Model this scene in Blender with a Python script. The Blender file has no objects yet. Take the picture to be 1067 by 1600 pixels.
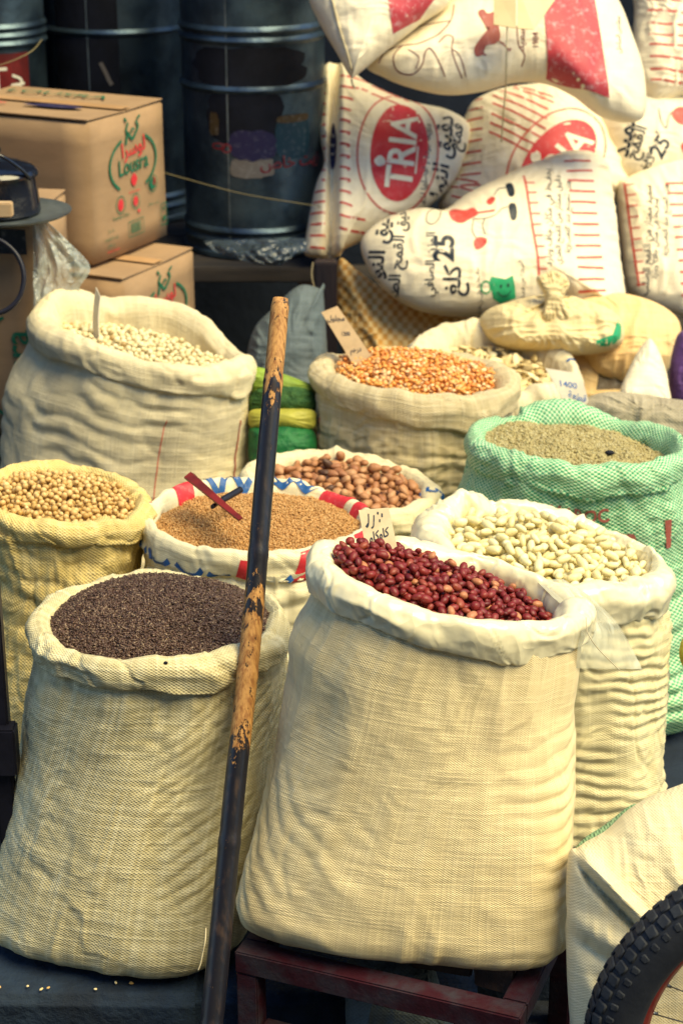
import bpy, bmesh, math, random
import numpy as np
from mathutils import Vector, Matrix
from mathutils.bvhtree import BVHTree
random.seed(7); rng = np.random.default_rng(7)
R = math.radians
SC = bpy.context.scene; COL = SC.collection
PI = math.pi

# ------------------------------------------------------------------ camera, world, sun, exposure
CAMZ, PITCH, FPX = 2.2, R(22), 2900.0
cd = bpy.data.cameras.new('camera'); cam = bpy.data.objects.new('camera', cd); COL.objects.link(cam)
cam.location = (0, 0, CAMZ); cam.rotation_euler = (R(90) - PITCH, 0, 0)
cd.sensor_fit = 'VERTICAL'; cd.sensor_height = 36; cd.sensor_width = 24; cd.lens = FPX / 1600 * 36
cd.clip_start = 0.05; cd.clip_end = 200
cd.dof.use_dof = True; cd.dof.focus_distance = 3.35; cd.dof.aperture_fstop = 4.6
SC.camera = cam
w = bpy.data.worlds.new('World'); SC.world = w; w.use_nodes = True
SUN_EL, SUN_AZ = R(58), R(121)          # azimuth measured clockwise from +Y
sky = w.node_tree.nodes.new('ShaderNodeTexSky'); sky.sky_type = 'NISHITA'; sky.sun_disc = False
sky.sun_elevation = SUN_EL; sky.sun_rotation = SUN_AZ; sky.dust_density = 0; sky.air_density = 1.4; sky.ozone_density = 7
w.node_tree.links.new(sky.outputs[0], w.node_tree.nodes['Background'].inputs[0])
w.node_tree.nodes['Background'].inputs[1].default_value = 0.05
sl = bpy.data.lights.new('sun', 'SUN'); sl.energy = 1.5; sl.angle = R(42); sl.color = (1, .84, .46)
so = bpy.data.objects.new('sun', sl); COL.objects.link(so)
sd = Vector((math.sin(SUN_AZ) * math.cos(SUN_EL), math.cos(SUN_AZ) * math.cos(SUN_EL), math.sin(SUN_EL)))
so.rotation_euler = sd.to_track_quat('Z', 'Y').to_euler()
vs = SC.view_settings; vs.view_transform = 'Standard'; vs.look = 'None'; vs.gamma = 1; vs.use_curve_mapping = False
vs.exposure = 2.12

# ------------------------------------------------------------------ measuring helpers
CR = np.array([1., 0, 0]); CU = np.array([0, math.sin(PITCH), math.cos(PITCH)])
CF = np.array([0, math.cos(PITCH), -math.sin(PITCH)]); CN = -CF; CO = np.array([0, 0, CAMZ])
def ray(px, py): return CF + (px - 533.5) / FPX * CR + (800 - py) / FPX * CU
def W(px, py, t): return CO + t * ray(px, py)               # at depth t
def WY(px, py, y): d = ray(px, py); return CO + d * (y / d[1])   # on the vertical plane at distance y
def WZ(px, py, z): d = ray(px, py); return CO + d * ((z - CAMZ) / d[2])

# ------------------------------------------------------------------ noise
def _h(i, j, k, s):
    n = (i * 374761393 + j * 668265263 + k * 2147483647 % 1013904223 * 7 + s * 974634777) & 0xffffffff
    n = ((n ^ (n >> 13)) * 1274126177) & 0xffffffff
    n = ((n ^ (n >> 16)) * 2246822519) & 0xffffffff
    return ((n ^ (n >> 15)) & 0xffff) / 32767.5 - 1
def vn(x, y, z, s=0):
    x, y, z = np.broadcast_arrays(np.asarray(x, float), np.asarray(y, float), np.asarray(z, float))
    i = np.floor(x).astype(np.int64); j = np.floor(y).astype(np.int64); k = np.floor(z).astype(np.int64)
    f = x - i; g = y - j; h = z - k
    f = f * f * f * (f * (f * 6 - 15) + 10); g = g * g * g * (g * (g * 6 - 15) + 10); h = h * h * h * (h * (h * 6 - 15) + 10)
    r = 0
    for a in (0, 1):
        for b in (0, 1):
            for c in (0, 1):
                r = r + (f if a else 1 - f) * (g if b else 1 - g) * (h if c else 1 - h) * _h(i + a, j + b, k + c * 1, s + c * 0)
    return r
def fbm(x, y, z, s=0, o=3):
    r = 0; a = 1.; q = 1.; n = 0
    for i in range(o): r = r + a * vn(x * q, y * q, z * q, s + i * 11); n += a; a *= .5; q *= 2.03
    return r / n
def ridge(x, y, z, s=0): return 1 - 2 * np.abs(vn(x, y, z, s))
def sstep(a, b, x): t = np.clip((x - a) / (b - a), 0, 1); return t * t * (3 - 2 * t)

# ------------------------------------------------------------------ mesh helpers
def tag(o, label=None, cat=None, group=None, kind=None):
    if label: o['label'] = label
    if cat: o['category'] = cat
    if group: o['group'] = group
    if kind: o['kind'] = kind
    return o
def empty(name, loc, label, cat, group=None):
    o = bpy.data.objects.new(name, None); COL.objects.link(o); o.location = loc
    o.empty_display_size = .05
    return tag(o, label, cat, group)
def link(name, me, parent=None, mat=None):
    o = bpy.data.objects.new(name, me); COL.objects.link(o)
    if mat: me.materials.append(mat)
    if parent:
        o.parent = parent
        if parent.type == 'EMPTY': o.matrix_parent_inverse = Matrix.Translation(-Vector(parent.location))   # parts keep world coordinates
    return o
def from_arrays(name, v, f, smooth=True, uv=None):
    """v (n,3); f (m,k) int; uv per loop (m*k,2)"""
    v = np.asarray(v, dtype=np.float32); f = np.asarray(f, dtype=np.int32); m, k = f.shape
    me = bpy.data.meshes.new(name)
    me.vertices.add(len(v)); me.vertices.foreach_set('co', v.ravel())
    me.loops.add(m * k); me.loops.foreach_set('vertex_index', f.ravel())
    me.polygons.add(m); me.polygons.foreach_set('loop_start', np.arange(m, dtype=np.int32) * k)
    try: me.polygons.foreach_set('loop_total', np.full(m, k, dtype=np.int32))
    except Exception: pass
    if uv is not None:
        l = me.uv_layers.new(name='UVMap'); l.data.foreach_set('uv', np.asarray(uv, dtype=np.float32).ravel())
    me.update(calc_edges=True); me.validate()
    me.polygons.foreach_set('use_smooth', np.full(len(me.polygons), smooth)); me.update()
    return me
def grid_faces(nu, nv, wrap):
    """indices i*nv+j; i around (nu), j along (nv)"""
    i = np.arange(nu if wrap else nu - 1); j = np.arange(nv - 1)
    I, J = np.meshgrid(i, j, indexing='ij'); I2 = (I + 1) % nu
    return np.stack([I * nv + J, I2 * nv + J, I2 * nv + J + 1, I * nv + J + 1], -1).reshape(-1, 4), (I, J)
def grid_mesh(name, P, U, V, wrap=True):
    nu, nv = P.shape[:2]; f, (I, J) = grid_faces(nu, nv, wrap)
    # U has nu+1 rows when wrapped so that the seam closes
    def uvat(a, b): return np.stack([U[a, b], V[a, b]], -1)
    uv = np.stack([uvat(I, J), uvat(I + 1, J), uvat(I + 1, J + 1), uvat(I, J + 1)], 2).reshape(-1, 2)
    return from_arrays(name, P.reshape(-1, 3), f, True, uv)
def grid_normals(P, wrap=True):
    if wrap: du = np.roll(P, -1, 0) - np.roll(P, 1, 0)
    else: du = np.gradient(P, axis=0)
    dv = np.gradient(P, axis=1); n = np.cross(du, dv)
    return n / (np.linalg.norm(n, axis=-1, keepdims=True) + 1e-12)
def bm_obj(name, bm, parent=None, mat=None, smooth=False, bevel=0, seg=2):
    if bevel: bmesh.ops.bevel(bm, geom=bm.edges[:], offset=bevel, segments=seg, affect='EDGES', clamp_overlap=True)
    me = bpy.data.meshes.new(name); bm.to_mesh(me); bm.free()
    if smooth or bevel:
        for p in me.polygons: p.use_smooth = True
        if not smooth:
            try: me.set_sharp_from_angle(angle=R(40))
            except Exception: pass
    return link(name, me, parent, mat)
def add_box(bm, c, size, rot=None):
    M = Matrix.Translation(Vector(c)) @ (rot.to_4x4() if rot else Matrix.Identity(4)) @ Matrix.Diagonal((*size, 1))
    bmesh.ops.create_cube(bm, size=1, matrix=M)
def tube(pts, rad, n=12, name='tube', parent=None, mat=None, cap=True):
    pts = np.asarray(pts, float); m = len(pts); rad = np.broadcast_to(rad, (m,))
    T = np.gradient(pts, axis=0); T /= np.linalg.norm(T, axis=1, keepdims=True)
    ref = np.array([0, 0, 1.]) if abs(T[0][2]) < .9 else np.array([1., 0, 0])
    v = []
    for i in range(m):
        a = np.cross(T[i], ref); a /= np.linalg.norm(a); b = np.cross(T[i], a); ref = -b if False else ref
        for k in range(n):
            q = 2 * PI * k / n; v.append(pts[i] + rad[i] * (a * math.cos(q) + b * math.sin(q)))
    me = bpy.data.meshes.new(name); f = []
    for i in range(m - 1):
        for k in range(n): f.append((i * n + k, i * n + (k + 1) % n, (i + 1) * n + (k + 1) % n, (i + 1) * n + k))
    if cap: f.append(tuple(range(n))[::-1]); f.append(tuple((m - 1) * n + k for k in range(n)))
    me.from_pydata([tuple(x) for x in v], [], f)
    for p in me.polygons: p.use_smooth = len(p.vertices) == 4
    return link(name, me, parent, mat)
def lathe(prof, n, name, parent=None, mat=None, M=None):
    """prof [(r,z)...] around the z axis"""
    v = []; f = []; m = len(prof)
    for k in range(n):
        q = 2 * PI * k / n
        for r, z in prof: v.append(Vector((r * math.cos(q), r * math.sin(q), z)))
    if M: v = [M @ x for x in v]
    for k in range(n):
        for j in range(m - 1): f.append((k * m + j, (k + 1) % n * m + j, (k + 1) % n * m + j + 1, k * m + j + 1))
    me = bpy.data.meshes.new(name); me.from_pydata([tuple(x) for x in v], [], f)
    for p in me.polygons: p.use_smooth = True
    try: me.set_sharp_from_angle(angle=R(35))
    except Exception: pass
    return link(name, me, parent, mat)
def crom(P, n, closed=False):
    P = np.asarray(P, float); m = len(P)
    t = np.linspace(0, m if closed else m - 1, n, endpoint=not closed)
    i = np.floor(t).astype(int)
    if not closed: i = np.minimum(i, m - 2)
    f = (t - i)[:, None]
    g = (lambda k: P[k % m]) if closed else (lambda k: P[np.clip(k, 0, m - 1)])
    a, b, c, d = g(i - 1), g(i), g(i + 1), g(i + 2)
    return .5 * (2 * b + (c - a) * f + (2 * a - 5 * b + 4 * c - d) * f ** 2 + (3 * b - a - 3 * c + d) * f ** 3)

# ------------------------------------------------------------------ materials
class MT:
    def __init__(s, name, rough=.7, spec=.3):
        s.m = bpy.data.materials.new(name); s.m.use_nodes = True; s.t = s.m.node_tree
        s.b = s.t.nodes['Principled BSDF']; s.set('Roughness', rough); s.set('Specular IOR Level', spec)
    def set(s, k, v):
        i = s.b.inputs[k]
        if hasattr(v, 'is_linked') or isinstance(v, bpy.types.NodeSocket): s.t.links.new(v, i)
        else: i.default_value = (*v, 1) if isinstance(v, tuple) and len(v) == 3 else v
    def n(s, typ, ins=(), out=0, **kw):
        nd = s.t.nodes.new('ShaderNode' + typ)
        for k, v in kw.items(): setattr(nd, k, v)
        it = ins.items() if isinstance(ins, dict) else enumerate(ins)
        for k, v in it:
            if v is None: continue
            i = nd.inputs[k]
            if isinstance(v, bpy.types.NodeSocket): s.t.links.new(v, i)
            else: i.default_value = (*v, 1) if isinstance(v, tuple) and len(v) == 3 and i.type == 'RGBA' else v
        return nd.outputs[out]
    def math(s, op, a, b=None, c=None, clamp=False):
        nd = s.t.nodes.new('ShaderNodeMath'); nd.operation = op; nd.use_clamp = clamp
        for i, v in enumerate((a, b, c)):
            if v is None: continue
            if isinstance(v, bpy.types.NodeSocket): s.t.links.new(v, nd.inputs[i])
            else: nd.inputs[i].default_value = v
        return nd.outputs[0]
    def mix(s, f, a, b, bt='MIX'):
        nd = s.t.nodes.new('ShaderNodeMix'); nd.data_type = 'RGBA'; nd.blend_type = bt
        for i, v in ((0, f), (6, a), (7, b)):
            if isinstance(v, bpy.types.NodeSocket): s.t.links.new(v, nd.inputs[i])
            else: nd.inputs[i].default_value = (*v, 1) if isinstance(v, tuple) else v
        return nd.outputs[2]
    def ramp(s, f, lo, hi): return s.n('MapRange', {0: f, 1: lo, 2: hi}, interpolation_type='SMOOTHSTEP')
    def co(s, k='Object', scale=(1, 1, 1)):
        c = s.n('TexCoord', out={'Generated': 0, 'Normal': 1, 'UV': 2, 'Object': 3}[k])
        return s.n('Mapping', {0: c, 3: scale}) if scale != (1, 1, 1) else c
    def noise(s, scale, vec=None, detail=3, rough=.55): return s.n('TexNoise', {'Vector': vec, 'Scale': scale, 'Detail': detail, 'Roughness': rough})
    def bump(s, h, dist=.002, st=1., nrm=None):
        return s.n('Bump', {'Height': h, 'Distance': dist, 'Strength': st, 'Normal': nrm})

def cloth(name, col, col2=None, pu=.008, pv=.005, chk=.12, bdist=.0012, yarn=.25, dirt=.3, dcol=(.20, .17, .12), rough=.62, checker=None, sheen=.0, dscale=6):
    """woven plastic or jute sacking: a weave of flat tapes with uneven yarns, dust and grime"""
    if not checker: col = (col[0], col[1] * .945, col[2] * .75); col2 = (col2[0], col2[1] * .96, col2[2] * .82)
    m = MT(name, rough, .25); uv = m.co('UV'); ob = m.co('Object')
    warp = m.noise(9, uv, 2); wv = m.n('Vector' + 'Math', {0: warp, 1: (.5, .5, .5)}, operation='SUBTRACT') if False else None
    xyz = m.n('SeparateXYZ', [uv]); 
    nd = xyz.node; u, v = nd.outputs[0], nd.outputs[1]
    wob = m.math('MULTIPLY', m.math('SUBTRACT', m.noise(7, uv, 2), .5), .008)
    u2 = m.math('ADD', u, wob); v2 = m.math('ADD', v, wob)
    su = m.math('SINE', m.math('MULTIPLY', u2, 2 * PI / pu)); sv = m.math('SINE', m.math('MULTIPLY', v2, 2 * PI / pv))
    wv = m.math('MULTIPLY', su, sv)
    yu = m.noise(1, m.n('Mapping', {0: uv, 3: (.55 / pu, 3, 1)}), 2, .7); yv = m.noise(1, m.n('Mapping', {0: uv, 3: (3, .5 / pv, 1)}), 2, .7)
    y = m.math('ADD', m.ramp(yu, .40, .72), m.ramp(yv, .40, .72))
    c2 = col2 or tuple(min(1, c * 1.12 + .02) for c in col)
    if checker:
        c = m.mix(m.ramp(wv, -.35, .35), checker[0], checker[1])
        c = m.mix(m.math('MULTIPLY', y, .12), c, c2)
    else:
        c = m.mix(m.math('MULTIPLY', y, yarn), col, c2)
        dk = tuple(x * .55 for x in col)
        c = m.mix(m.math('MULTIPLY', m.ramp(wv, .1, -1.), chk * 2), c, dk)
    # grime in clouds and a few thin scuffs
    big = m.ramp(m.noise(dscale, ob, 5, .62), .42, .75)
    c = m.mix(m.math('MULTIPLY', big, dirt), c, dcol)
    sp = m.ramp(m.noise(70, ob, 2, .6), .70, .78)
    c = m.mix(m.math('MULTIPLY', sp, min(.6, dirt * 1.2)), c, dcol)
    m.set('Base Color', c)
    h = m.math('ADD', m.math('MULTIPLY', wv, .5), m.math('MULTIPLY', y, .6))
    b1 = m.bump(m.noise(22, m.n('Mapping', {0: uv, 3: (1, 2.2, 1)}), 4, .6), .006, .35)
    m.set('Normal', m.bump(h, bdist, .9, b1))
    if sheen: m.set('Sheen Weight', sheen)
    return m.m
def plain(name, col, rough=.6, var=.2, scale=8, bump=.0, bs=30, spec=.3, metal=0, col2=None, stretch=(1, 1, 1), island=0):
    m = MT(name, rough, spec); ob = m.co('Object', stretch) if stretch != (1, 1, 1) else m.co('Object')
    c = m.mix(m.ramp(m.noise(scale, ob, 5, .6), .35, .68), col, col2 or tuple(x * (1 - var) for x in col))
    if island:
        r = m.n('ObjectInfo', out=5); g = m.n('NewGeometry', out=8)
        q = m.math('FRACT', m.math('ADD', r, g))
        c = m.mix(m.math('MULTIPLY', q, island), c, tuple(x * .4 for x in col))
    m.set('Base Color', c); m.set('Metallic', metal)
    if bump: m.set('Normal', m.bump(m.noise(bs, ob, 5, .65), bump, 1))
    return m.m
def seedmat(name, cols, rough=.4, spot=None, bump=.0008, bs=120, spec=.4, sss=0, rare=None):
    """each seed draws its own tint"""
    m = MT(name, rough, spec); ob = m.co('Object')
    q = m.math('FRACT', m.math('ADD', m.n('ObjectInfo', out=5), m.n('NewGeometry', out=8)))
    r = m.t.nodes.new('ShaderNodeValToRGB'); m.t.links.new(q, r.inputs[0])
    r.color_ramp.elements[0].position = 0; r.color_ramp.elements[0].color = (*cols[0], 1)
    r.color_ramp.elements[1].position = 1; r.color_ramp.elements[1].color = (*cols[-1], 1)
    for i, c in enumerate(cols[1:-1]): e = r.color_ramp.elements.new((i + 1) / (len(cols) - 1)); e.color = (*c, 1)
    c = m.mix(m.ramp(m.noise(bs, ob, 3, .6), .35, .75), r.outputs[0], (.0, .0, .0)) if False else r.outputs[0]
    if rare: c = m.mix(m.math('GREATER_THAN', q, .965), c, rare)
    n1 = m.ramp(m.noise(bs, ob, 3, .6), .45, .72)
    base = c
    dk = m.mix(.35, base, (.08, .04, .02))
    c = m.mix(m.math('MULTIPLY', n1, .6), base, dk)
    if spot: c = m.mix(m.ramp(m.noise(bs * .5, ob, 2, .5), .66, .70), c, spot)
    m.set('Base Color', c); m.set('Normal', m.bump(m.noise(bs, ob, 3, .6), bump, .7))
    if sss: m.set('Subsurface Weight', sss); m.set('Subsurface Radius', (.01, .006, .003)); m.set('Subsurface Scale', .5)
    return m.m
def plastic(name, col, alpha=1., rough=.22, bs=14, crease=.008):
    m = MT(name, rough, .7); ob = m.co('Object')
    v = m.n('TexVoronoi', {'Vector': m.n('Mapping', {0: m.n('VectorMath', {0: ob, 1: m.n('TexNoise', {'Vector': ob, 'Scale': 5., 'Detail': 3}, out=1)}, operation='ADD'), 3: (1, 1, .6)}), 'Scale': bs, 'Randomness': 1.}, feature='DISTANCE_TO_EDGE')
    h = m.math('ADD', m.math('MULTIPLY', m.ramp(v, 0, .35), .6), m.noise(bs * 1.6, ob, 4, .6))
    m.set('Normal', m.bump(h, crease, .8))
    c = m.mix(m.ramp(m.noise(7, ob, 4), .4, .7), col, tuple(x * .86 for x in col)); m.set('Base Color', c)
    if alpha < 1:
        a = m.math('ADD', alpha - .12, m.math('MULTIPLY', m.ramp(m.noise(bs * 1.3, ob, 4), .4, .75), .4), clamp=True)
        m.set('Alpha', a)
    return m.m
def ink(name, col, wear=.25, rough=.5):
    m = MT(name, rough, .3); ob = m.co('Object')
    m.set('Base Color', m.mix(m.math('MULTIPLY', m.ramp(m.noise(60, ob, 4, .7), .5, .72), wear), col, tuple(min(1, x * .5 + .35) for x in col)))
    return m.m

CREAM = (.80, .70, .49); CREAM2 = (.88, .81, .63)
M = {}
M['flax_cloth'] = cloth('flax_cloth', (.60, .545, .37), (.88, .82, .60), .0076, .0054, .18, .0011, .62, .30, (.25, .22, .13))
M['peanut_cloth'] = cloth('peanut_cloth', (.78, .67, .46), (.92, .82, .60), .0050, .0038, .13, .0007, .34, .26, (.33, .25, .15))
M['bean_cloth'] = cloth('bean_cloth', (.74, .68, .47), (.86, .81, .62), .0072, .0052, .16, .0011, .3, .28, (.26, .24, .15))
M['chick_cloth'] = cloth('chick_cloth', (.76, .69, .54), (.86, .80, .66), .0078, .0058, .14, .001, .3, .42, (.27, .23, .17), dscale=5)
M['soy_cloth'] = cloth('soy_cloth', (.70, .56, .25), (.84, .72, .42), .008, .007, .2, .0014, .4, .38, (.24, .18, .07), rough=.8)
M['bulgur_cloth'] = cloth('bulgur_cloth', (.80, .76, .62), (.88, .85, .75), .006, .005, .06, .0006, .15, .2, rough=.4)
M['corn_cloth'] = cloth('corn_cloth', (.62, .53, .38), (.76, .68, .52), .0085, .0055, .2, .002, .5, .38, (.22, .18, .12), rough=.8)
M['seed_cloth'] = cloth('seed_cloth', (.74, .68, .56), (.85, .80, .68), .007, .006, .1, .001, .25, .35, (.35, .28, .2))
M['nut_cloth'] = cloth('nut_cloth', (.76, .70, .55), (.86, .81, .66), .006, .005, .08, .0008, .2, .25)
M['green_cloth'] = cloth('green_cloth', (.1, .5, .3), (.62, .80, .60), .0125, .0095, .1, .0018, .2, .22, (.10, .14, .09), checker=((.025, .33, .15), (.60, .80, .46)), rough=.32)
M['grey_cloth'] = cloth('grey_cloth', (.42, .38, .32), (.52, .48, .4), .009, .008, .2, .002, .4, .5, (.12, .1, .08))
M['corner_cloth'] = cloth('corner_cloth', (.80, .73, .56), (.90, .84, .68), .0058, .0048, .10, .0008, .3, .2, (.5, .38, .22))
M['yellow_cloth'] = cloth('yellow_cloth', (.74, .63, .42), (.84, .74, .55), .010, .008, .08, .001, .25, .3, (.5, .32, .1))
M['amber_cloth'] = cloth('amber_cloth', (.84, .62, .36), (.88, .72, .48), .010, .008, .08, .001, .25, .3, (.6, .28, .08))
M['mesh_cloth'] = cloth('mesh_cloth', (.70, .42, .10), (.9, .7, .3), .03, .036, .1, .003, .2, .3, (.3, .16, .05), checker=((.62, .30, .06), (.80, .56, .24)))
M['painted_shade_cloth'] = cloth('painted_shade_cloth', (.11, .15, .20), (.14, .18, .24), .008, .007, .12, .001, .3, .4, (.1, .1, .09))  # grey sacking with the shade painted into its dark blue tone
M['flour_bag'] = cloth('flour_bag', (.90, .84, .76), (.94, .89, .84), .006, .005, .05, .0005, .15, .14, (.62, .48, .30), rough=.42)
M['liner'] = plastic('liner', (.84, .76, .50), 1, .26, 5, .006)
M['sheet'] = plastic('sheet', (.66, .64, .46), .62, .25, 5, .005)
M['clear_bag'] = plastic('clear_bag', (.42, .46, .42), .62, .2, 11, .012)
M['dark_sheet'] = plastic('dark_sheet', (.05, .07, .09), .8, .3, 9, .012)
M['peanut'] = seedmat('peanut', [(.11, .008, .010), (.21, .016, .014), (.15, .010, .010), (.25, .026, .018), (.17, .012, .012), (.33, .07, .032)], .44, None, .0016, 90, rare=(.48, .19, .085))
M['white_bean'] = seedmat('white_bean', [(.82, .70, .34), (.87, .78, .44), (.78, .65, .31), (.88, .81, .50)], .38, None, .0008, 60, sss=0)
M['almond'] = seedmat('almond', [(.38, .16, .065), (.48, .23, .10), (.32, .125, .055), (.54, .29, .14), (.42, .185, .075)], .5, None, .0026, 90, rare=(.10, .05, .03))
M['soybean'] = seedmat('soybean', [(.60, .38, .13), (.72, .48, .19), (.54, .32, .09), (.76, .55, .25)], .45, (.12, .06, .02), .0006, 70)
M['chickpea'] = seedmat('chickpea', [(.72, .60, .33), (.80, .70, .44), (.66, .53, .27), (.83, .75, .50)], .5, None, .002, 90, rare=(.45, .30, .12))
M['corn_kernel'] = seedmat('corn_kernel', [(.80, .31, .05), (.85, .42, .11), (.74, .23, .04), (.88, .66, .36), (.84, .37, .08)], .35, None, .0008, 60)
M['pumpkin_seed'] = seedmat('pumpkin_seed', [(.74, .56, .24), (.82, .68, .38), (.66, .47, .18), (.84, .74, .46)], .5, None, .0008, 50)
M['flax'] = seedmat('flax', [(.055, .030, .022), (.09, .048, .034), (.036, .020, .016), (.14, .08, .055), (.075, .038, .028), (.30, .21, .14)], .30, None, .0002, 200)
M['bulgur'] = seedmat('bulgur', [(.46, .23, .065), (.60, .34, .12), (.36, .16, .04), (.68, .43, .18)], .5, None, .0002, 200)
M['coriander'] = seedmat('coriander', [(.38, .30, .12), (.48, .41, .19), (.27, .21, .08), (.56, .50, .28)], .6, None, .0004, 200)
M['card'] = plain('card', (.55, .38, .21), .8, .15, 20, .0006, 120)
M['card_peanut'] = plain('card_peanut', (.62, .49, .30), .8, .15, 20, .0006, 120)
M['card_grey'] = plain('card_grey', (.60, .54, .42), .8, .15, 20, .0006, 120)
M['carton'] = plain('carton', (.37, .24, .135), .85, .14, 7, .0006, 60, stretch=(1, 1, 3))
M['carton_edge'] = plain('carton_edge', (.16, .08, .04), .9, .3, 20)
M['tape'] = plain('tape', (.52, .31, .15), .35, .1, 9, 0, spec=.5)
M['red_ink'] = ink('red_ink', (.62, .035, .045)); M['pale_red_ink'] = ink('pale_red_ink', (.62, .085, .065), .3)
M['white_ink'] = ink('white_ink', (.82, .76, .60), .1); M['black_ink'] = ink('black_ink', (.018, .026, .04), .25)
M['panel_ink'] = ink('panel_ink', (.50, .055, .07), .75)
M['green_ink'] = ink('green_ink', (.012, .14, .075), .2); M['blue_ink'] = ink('blue_ink', (.02, .10, .30), .3)
M['brown_ink'] = ink('brown_ink', (.20, .05, .045), .35); M['maroon_ink'] = ink('maroon_ink', (.38, .10, .075), .3)
M['old_red'] = ink('old_red', (.22, .02, .03), .4); M['ochre_ink'] = ink('ochre_ink', (.08, .05, .02), .3); M['teal_ink'] = ink('teal_ink', (.01, .045, .07), .2); M['old_paper'] = ink('old_paper', (.22, .19, .16), .3)
M['violet_ink'] = ink('violet_ink', (.028, .024, .075), .2); M['bright_green_ink'] = ink('bright_green_ink', (.02, .33, .14), .15)
M['steel'] = plain('steel', (.09, .14, .18), .38, .45, 7, .006, 7, spec=.5, metal=.6, col2=(.028, .048, .075))
M['galv'] = plain('galv', (.26, .32, .34), .45, .45, 7, .004, 30, spec=.5, metal=.55, col2=(.09, .12, .14))
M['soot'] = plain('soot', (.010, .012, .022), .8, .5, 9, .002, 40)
M['enamel'] = plain('enamel', (.008, .010, .018), .14, .2, 9, .001, 30, spec=.6)
M['tray'] = plain('tray', (.16, .19, .20), .4, .5, 12, .002, 50, spec=.5, metal=.5)
M['red_paint'] = plain('red_paint', (.038, .007, .013), .45, .7, 16, .003, 40, col2=(.040, .034, .045))
M['red_metal'] = plain('red_metal', (.20, .018, .016), .4, .5, 16, .001, 60, col2=(.09, .012, .012))
M['rust'] = plain('rust', (.24, .045, .025), .5, .5, 16, .002, 60, col2=(.10, .022, .018))
M['rubber'] = plain('rubber', (.010, .013, .022), .7, .3, 12, .001, 80, col2=(.018, .021, .03))
M['knob'] = plain('knob', (.013, .016, .024), .7, .3, 30, .001, 80, col2=(.030, .034, .042))
M['rim_paint'] = plain('rim_paint', (.20, .03, .025), .35, .4, 16, .0005, 60)
M['spoke'] = plain('spoke', (.2, .2, .2), .35, .3, 16, 0, metal=.8)
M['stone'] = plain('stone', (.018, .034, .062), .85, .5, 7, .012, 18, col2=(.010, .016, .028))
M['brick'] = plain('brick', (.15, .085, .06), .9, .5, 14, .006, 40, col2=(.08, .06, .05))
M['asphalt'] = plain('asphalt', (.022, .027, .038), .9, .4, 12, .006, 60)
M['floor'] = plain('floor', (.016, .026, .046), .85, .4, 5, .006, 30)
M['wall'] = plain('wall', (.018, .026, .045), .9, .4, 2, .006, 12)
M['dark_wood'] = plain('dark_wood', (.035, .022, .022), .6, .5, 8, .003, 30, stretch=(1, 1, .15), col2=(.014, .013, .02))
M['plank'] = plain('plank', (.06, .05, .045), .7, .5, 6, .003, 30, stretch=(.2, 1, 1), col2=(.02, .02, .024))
M['thread'] = plain('thread', (.55, .47, .30), .7, .1)
M['string'] = plain('string', (.24, .20, .10), .7, .2)
M['black_metal'] = plain('black_metal', (.014, .014, .024), .4, .4, 16, .001, 50)
M['green_veg'] = plain('green_veg', (.05, .13, .03), .7, .6, 40, .012, 60, col2=(.015, .07, .02))
M['green_net'] = plain('green_net', (.015, .16, .04), .5, .5, 25, .006, 50, col2=(.008, .10, .03))
M['lime_cloth'] = plain('lime_cloth', (.26, .38, .05), .6, .3, 14, .006, 30)
M['yellow_plastic'] = plain('yellow_plastic', (.42, .40, .06), .5, .3, 14, .004, 30)
M['violet_cloth'] = plain('violet_cloth', (.12, .05, .20), .7, .4, 14, .004, 30)
M['green_tape'] = cloth('green_tape', (.22, .40, .26), (.40, .55, .38), .006, .012, .3, .002, .3, .2)

# ------------------------------------------------------------------ lettering and printing
FORMS = {}
def _af(ch, iso, n):
    FORMS[ch] = [chr(iso), chr(iso + 1), chr(iso + 2) if n == 4 else None, chr(iso + 3) if n == 4 else None]
for ch, iso, n in [('ا', 0xFE8D, 2), ('أ', 0xFE83, 2), ('ب', 0xFE8F, 4), ('ة', 0xFE93, 2), ('ت', 0xFE95, 4), ('ج', 0xFE9D, 4), ('ح', 0xFEA1, 4), ('خ', 0xFEA5, 4),
                   ('د', 0xFEA9, 2), ('ذ', 0xFEAB, 2), ('ر', 0xFEAD, 2), ('ز', 0xFEAF, 2), ('س', 0xFEB1, 4), ('ش', 0xFEB5, 4), ('ص', 0xFEB9, 4), ('ض', 0xFEBD, 4),
                   ('ط', 0xFEC1, 4), ('ع', 0xFEC9, 4), ('غ', 0xFECD, 4), ('ف', 0xFED1, 4), ('ق', 0xFED5, 4), ('ك', 0xFED9, 4), ('ل', 0xFEDD, 4), ('م', 0xFEE1, 4),
                   ('ن', 0xFEE5, 4), ('ه', 0xFEE9, 4), ('و', 0xFEED, 2), ('ى', 0xFEEF, 2), ('ي', 0xFEF1, 4)]: _af(ch, iso, n)
def ar(s):
    out = []
    for i, c in enumerate(s):
        if c not in FORMS: out.append(c); continue
        pj = i > 0 and s[i - 1] in FORMS and FORMS[s[i - 1]][2] is not None
        nj = FORMS[c][2] is not None and i + 1 < len(s) and s[i + 1] in FORMS
        out.append(FORMS[c][3] if pj and nj else FORMS[c][1] if pj else FORMS[c][2] if nj else FORMS[c][0])
    return ''.join(reversed(out))
_tc = {}
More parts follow.
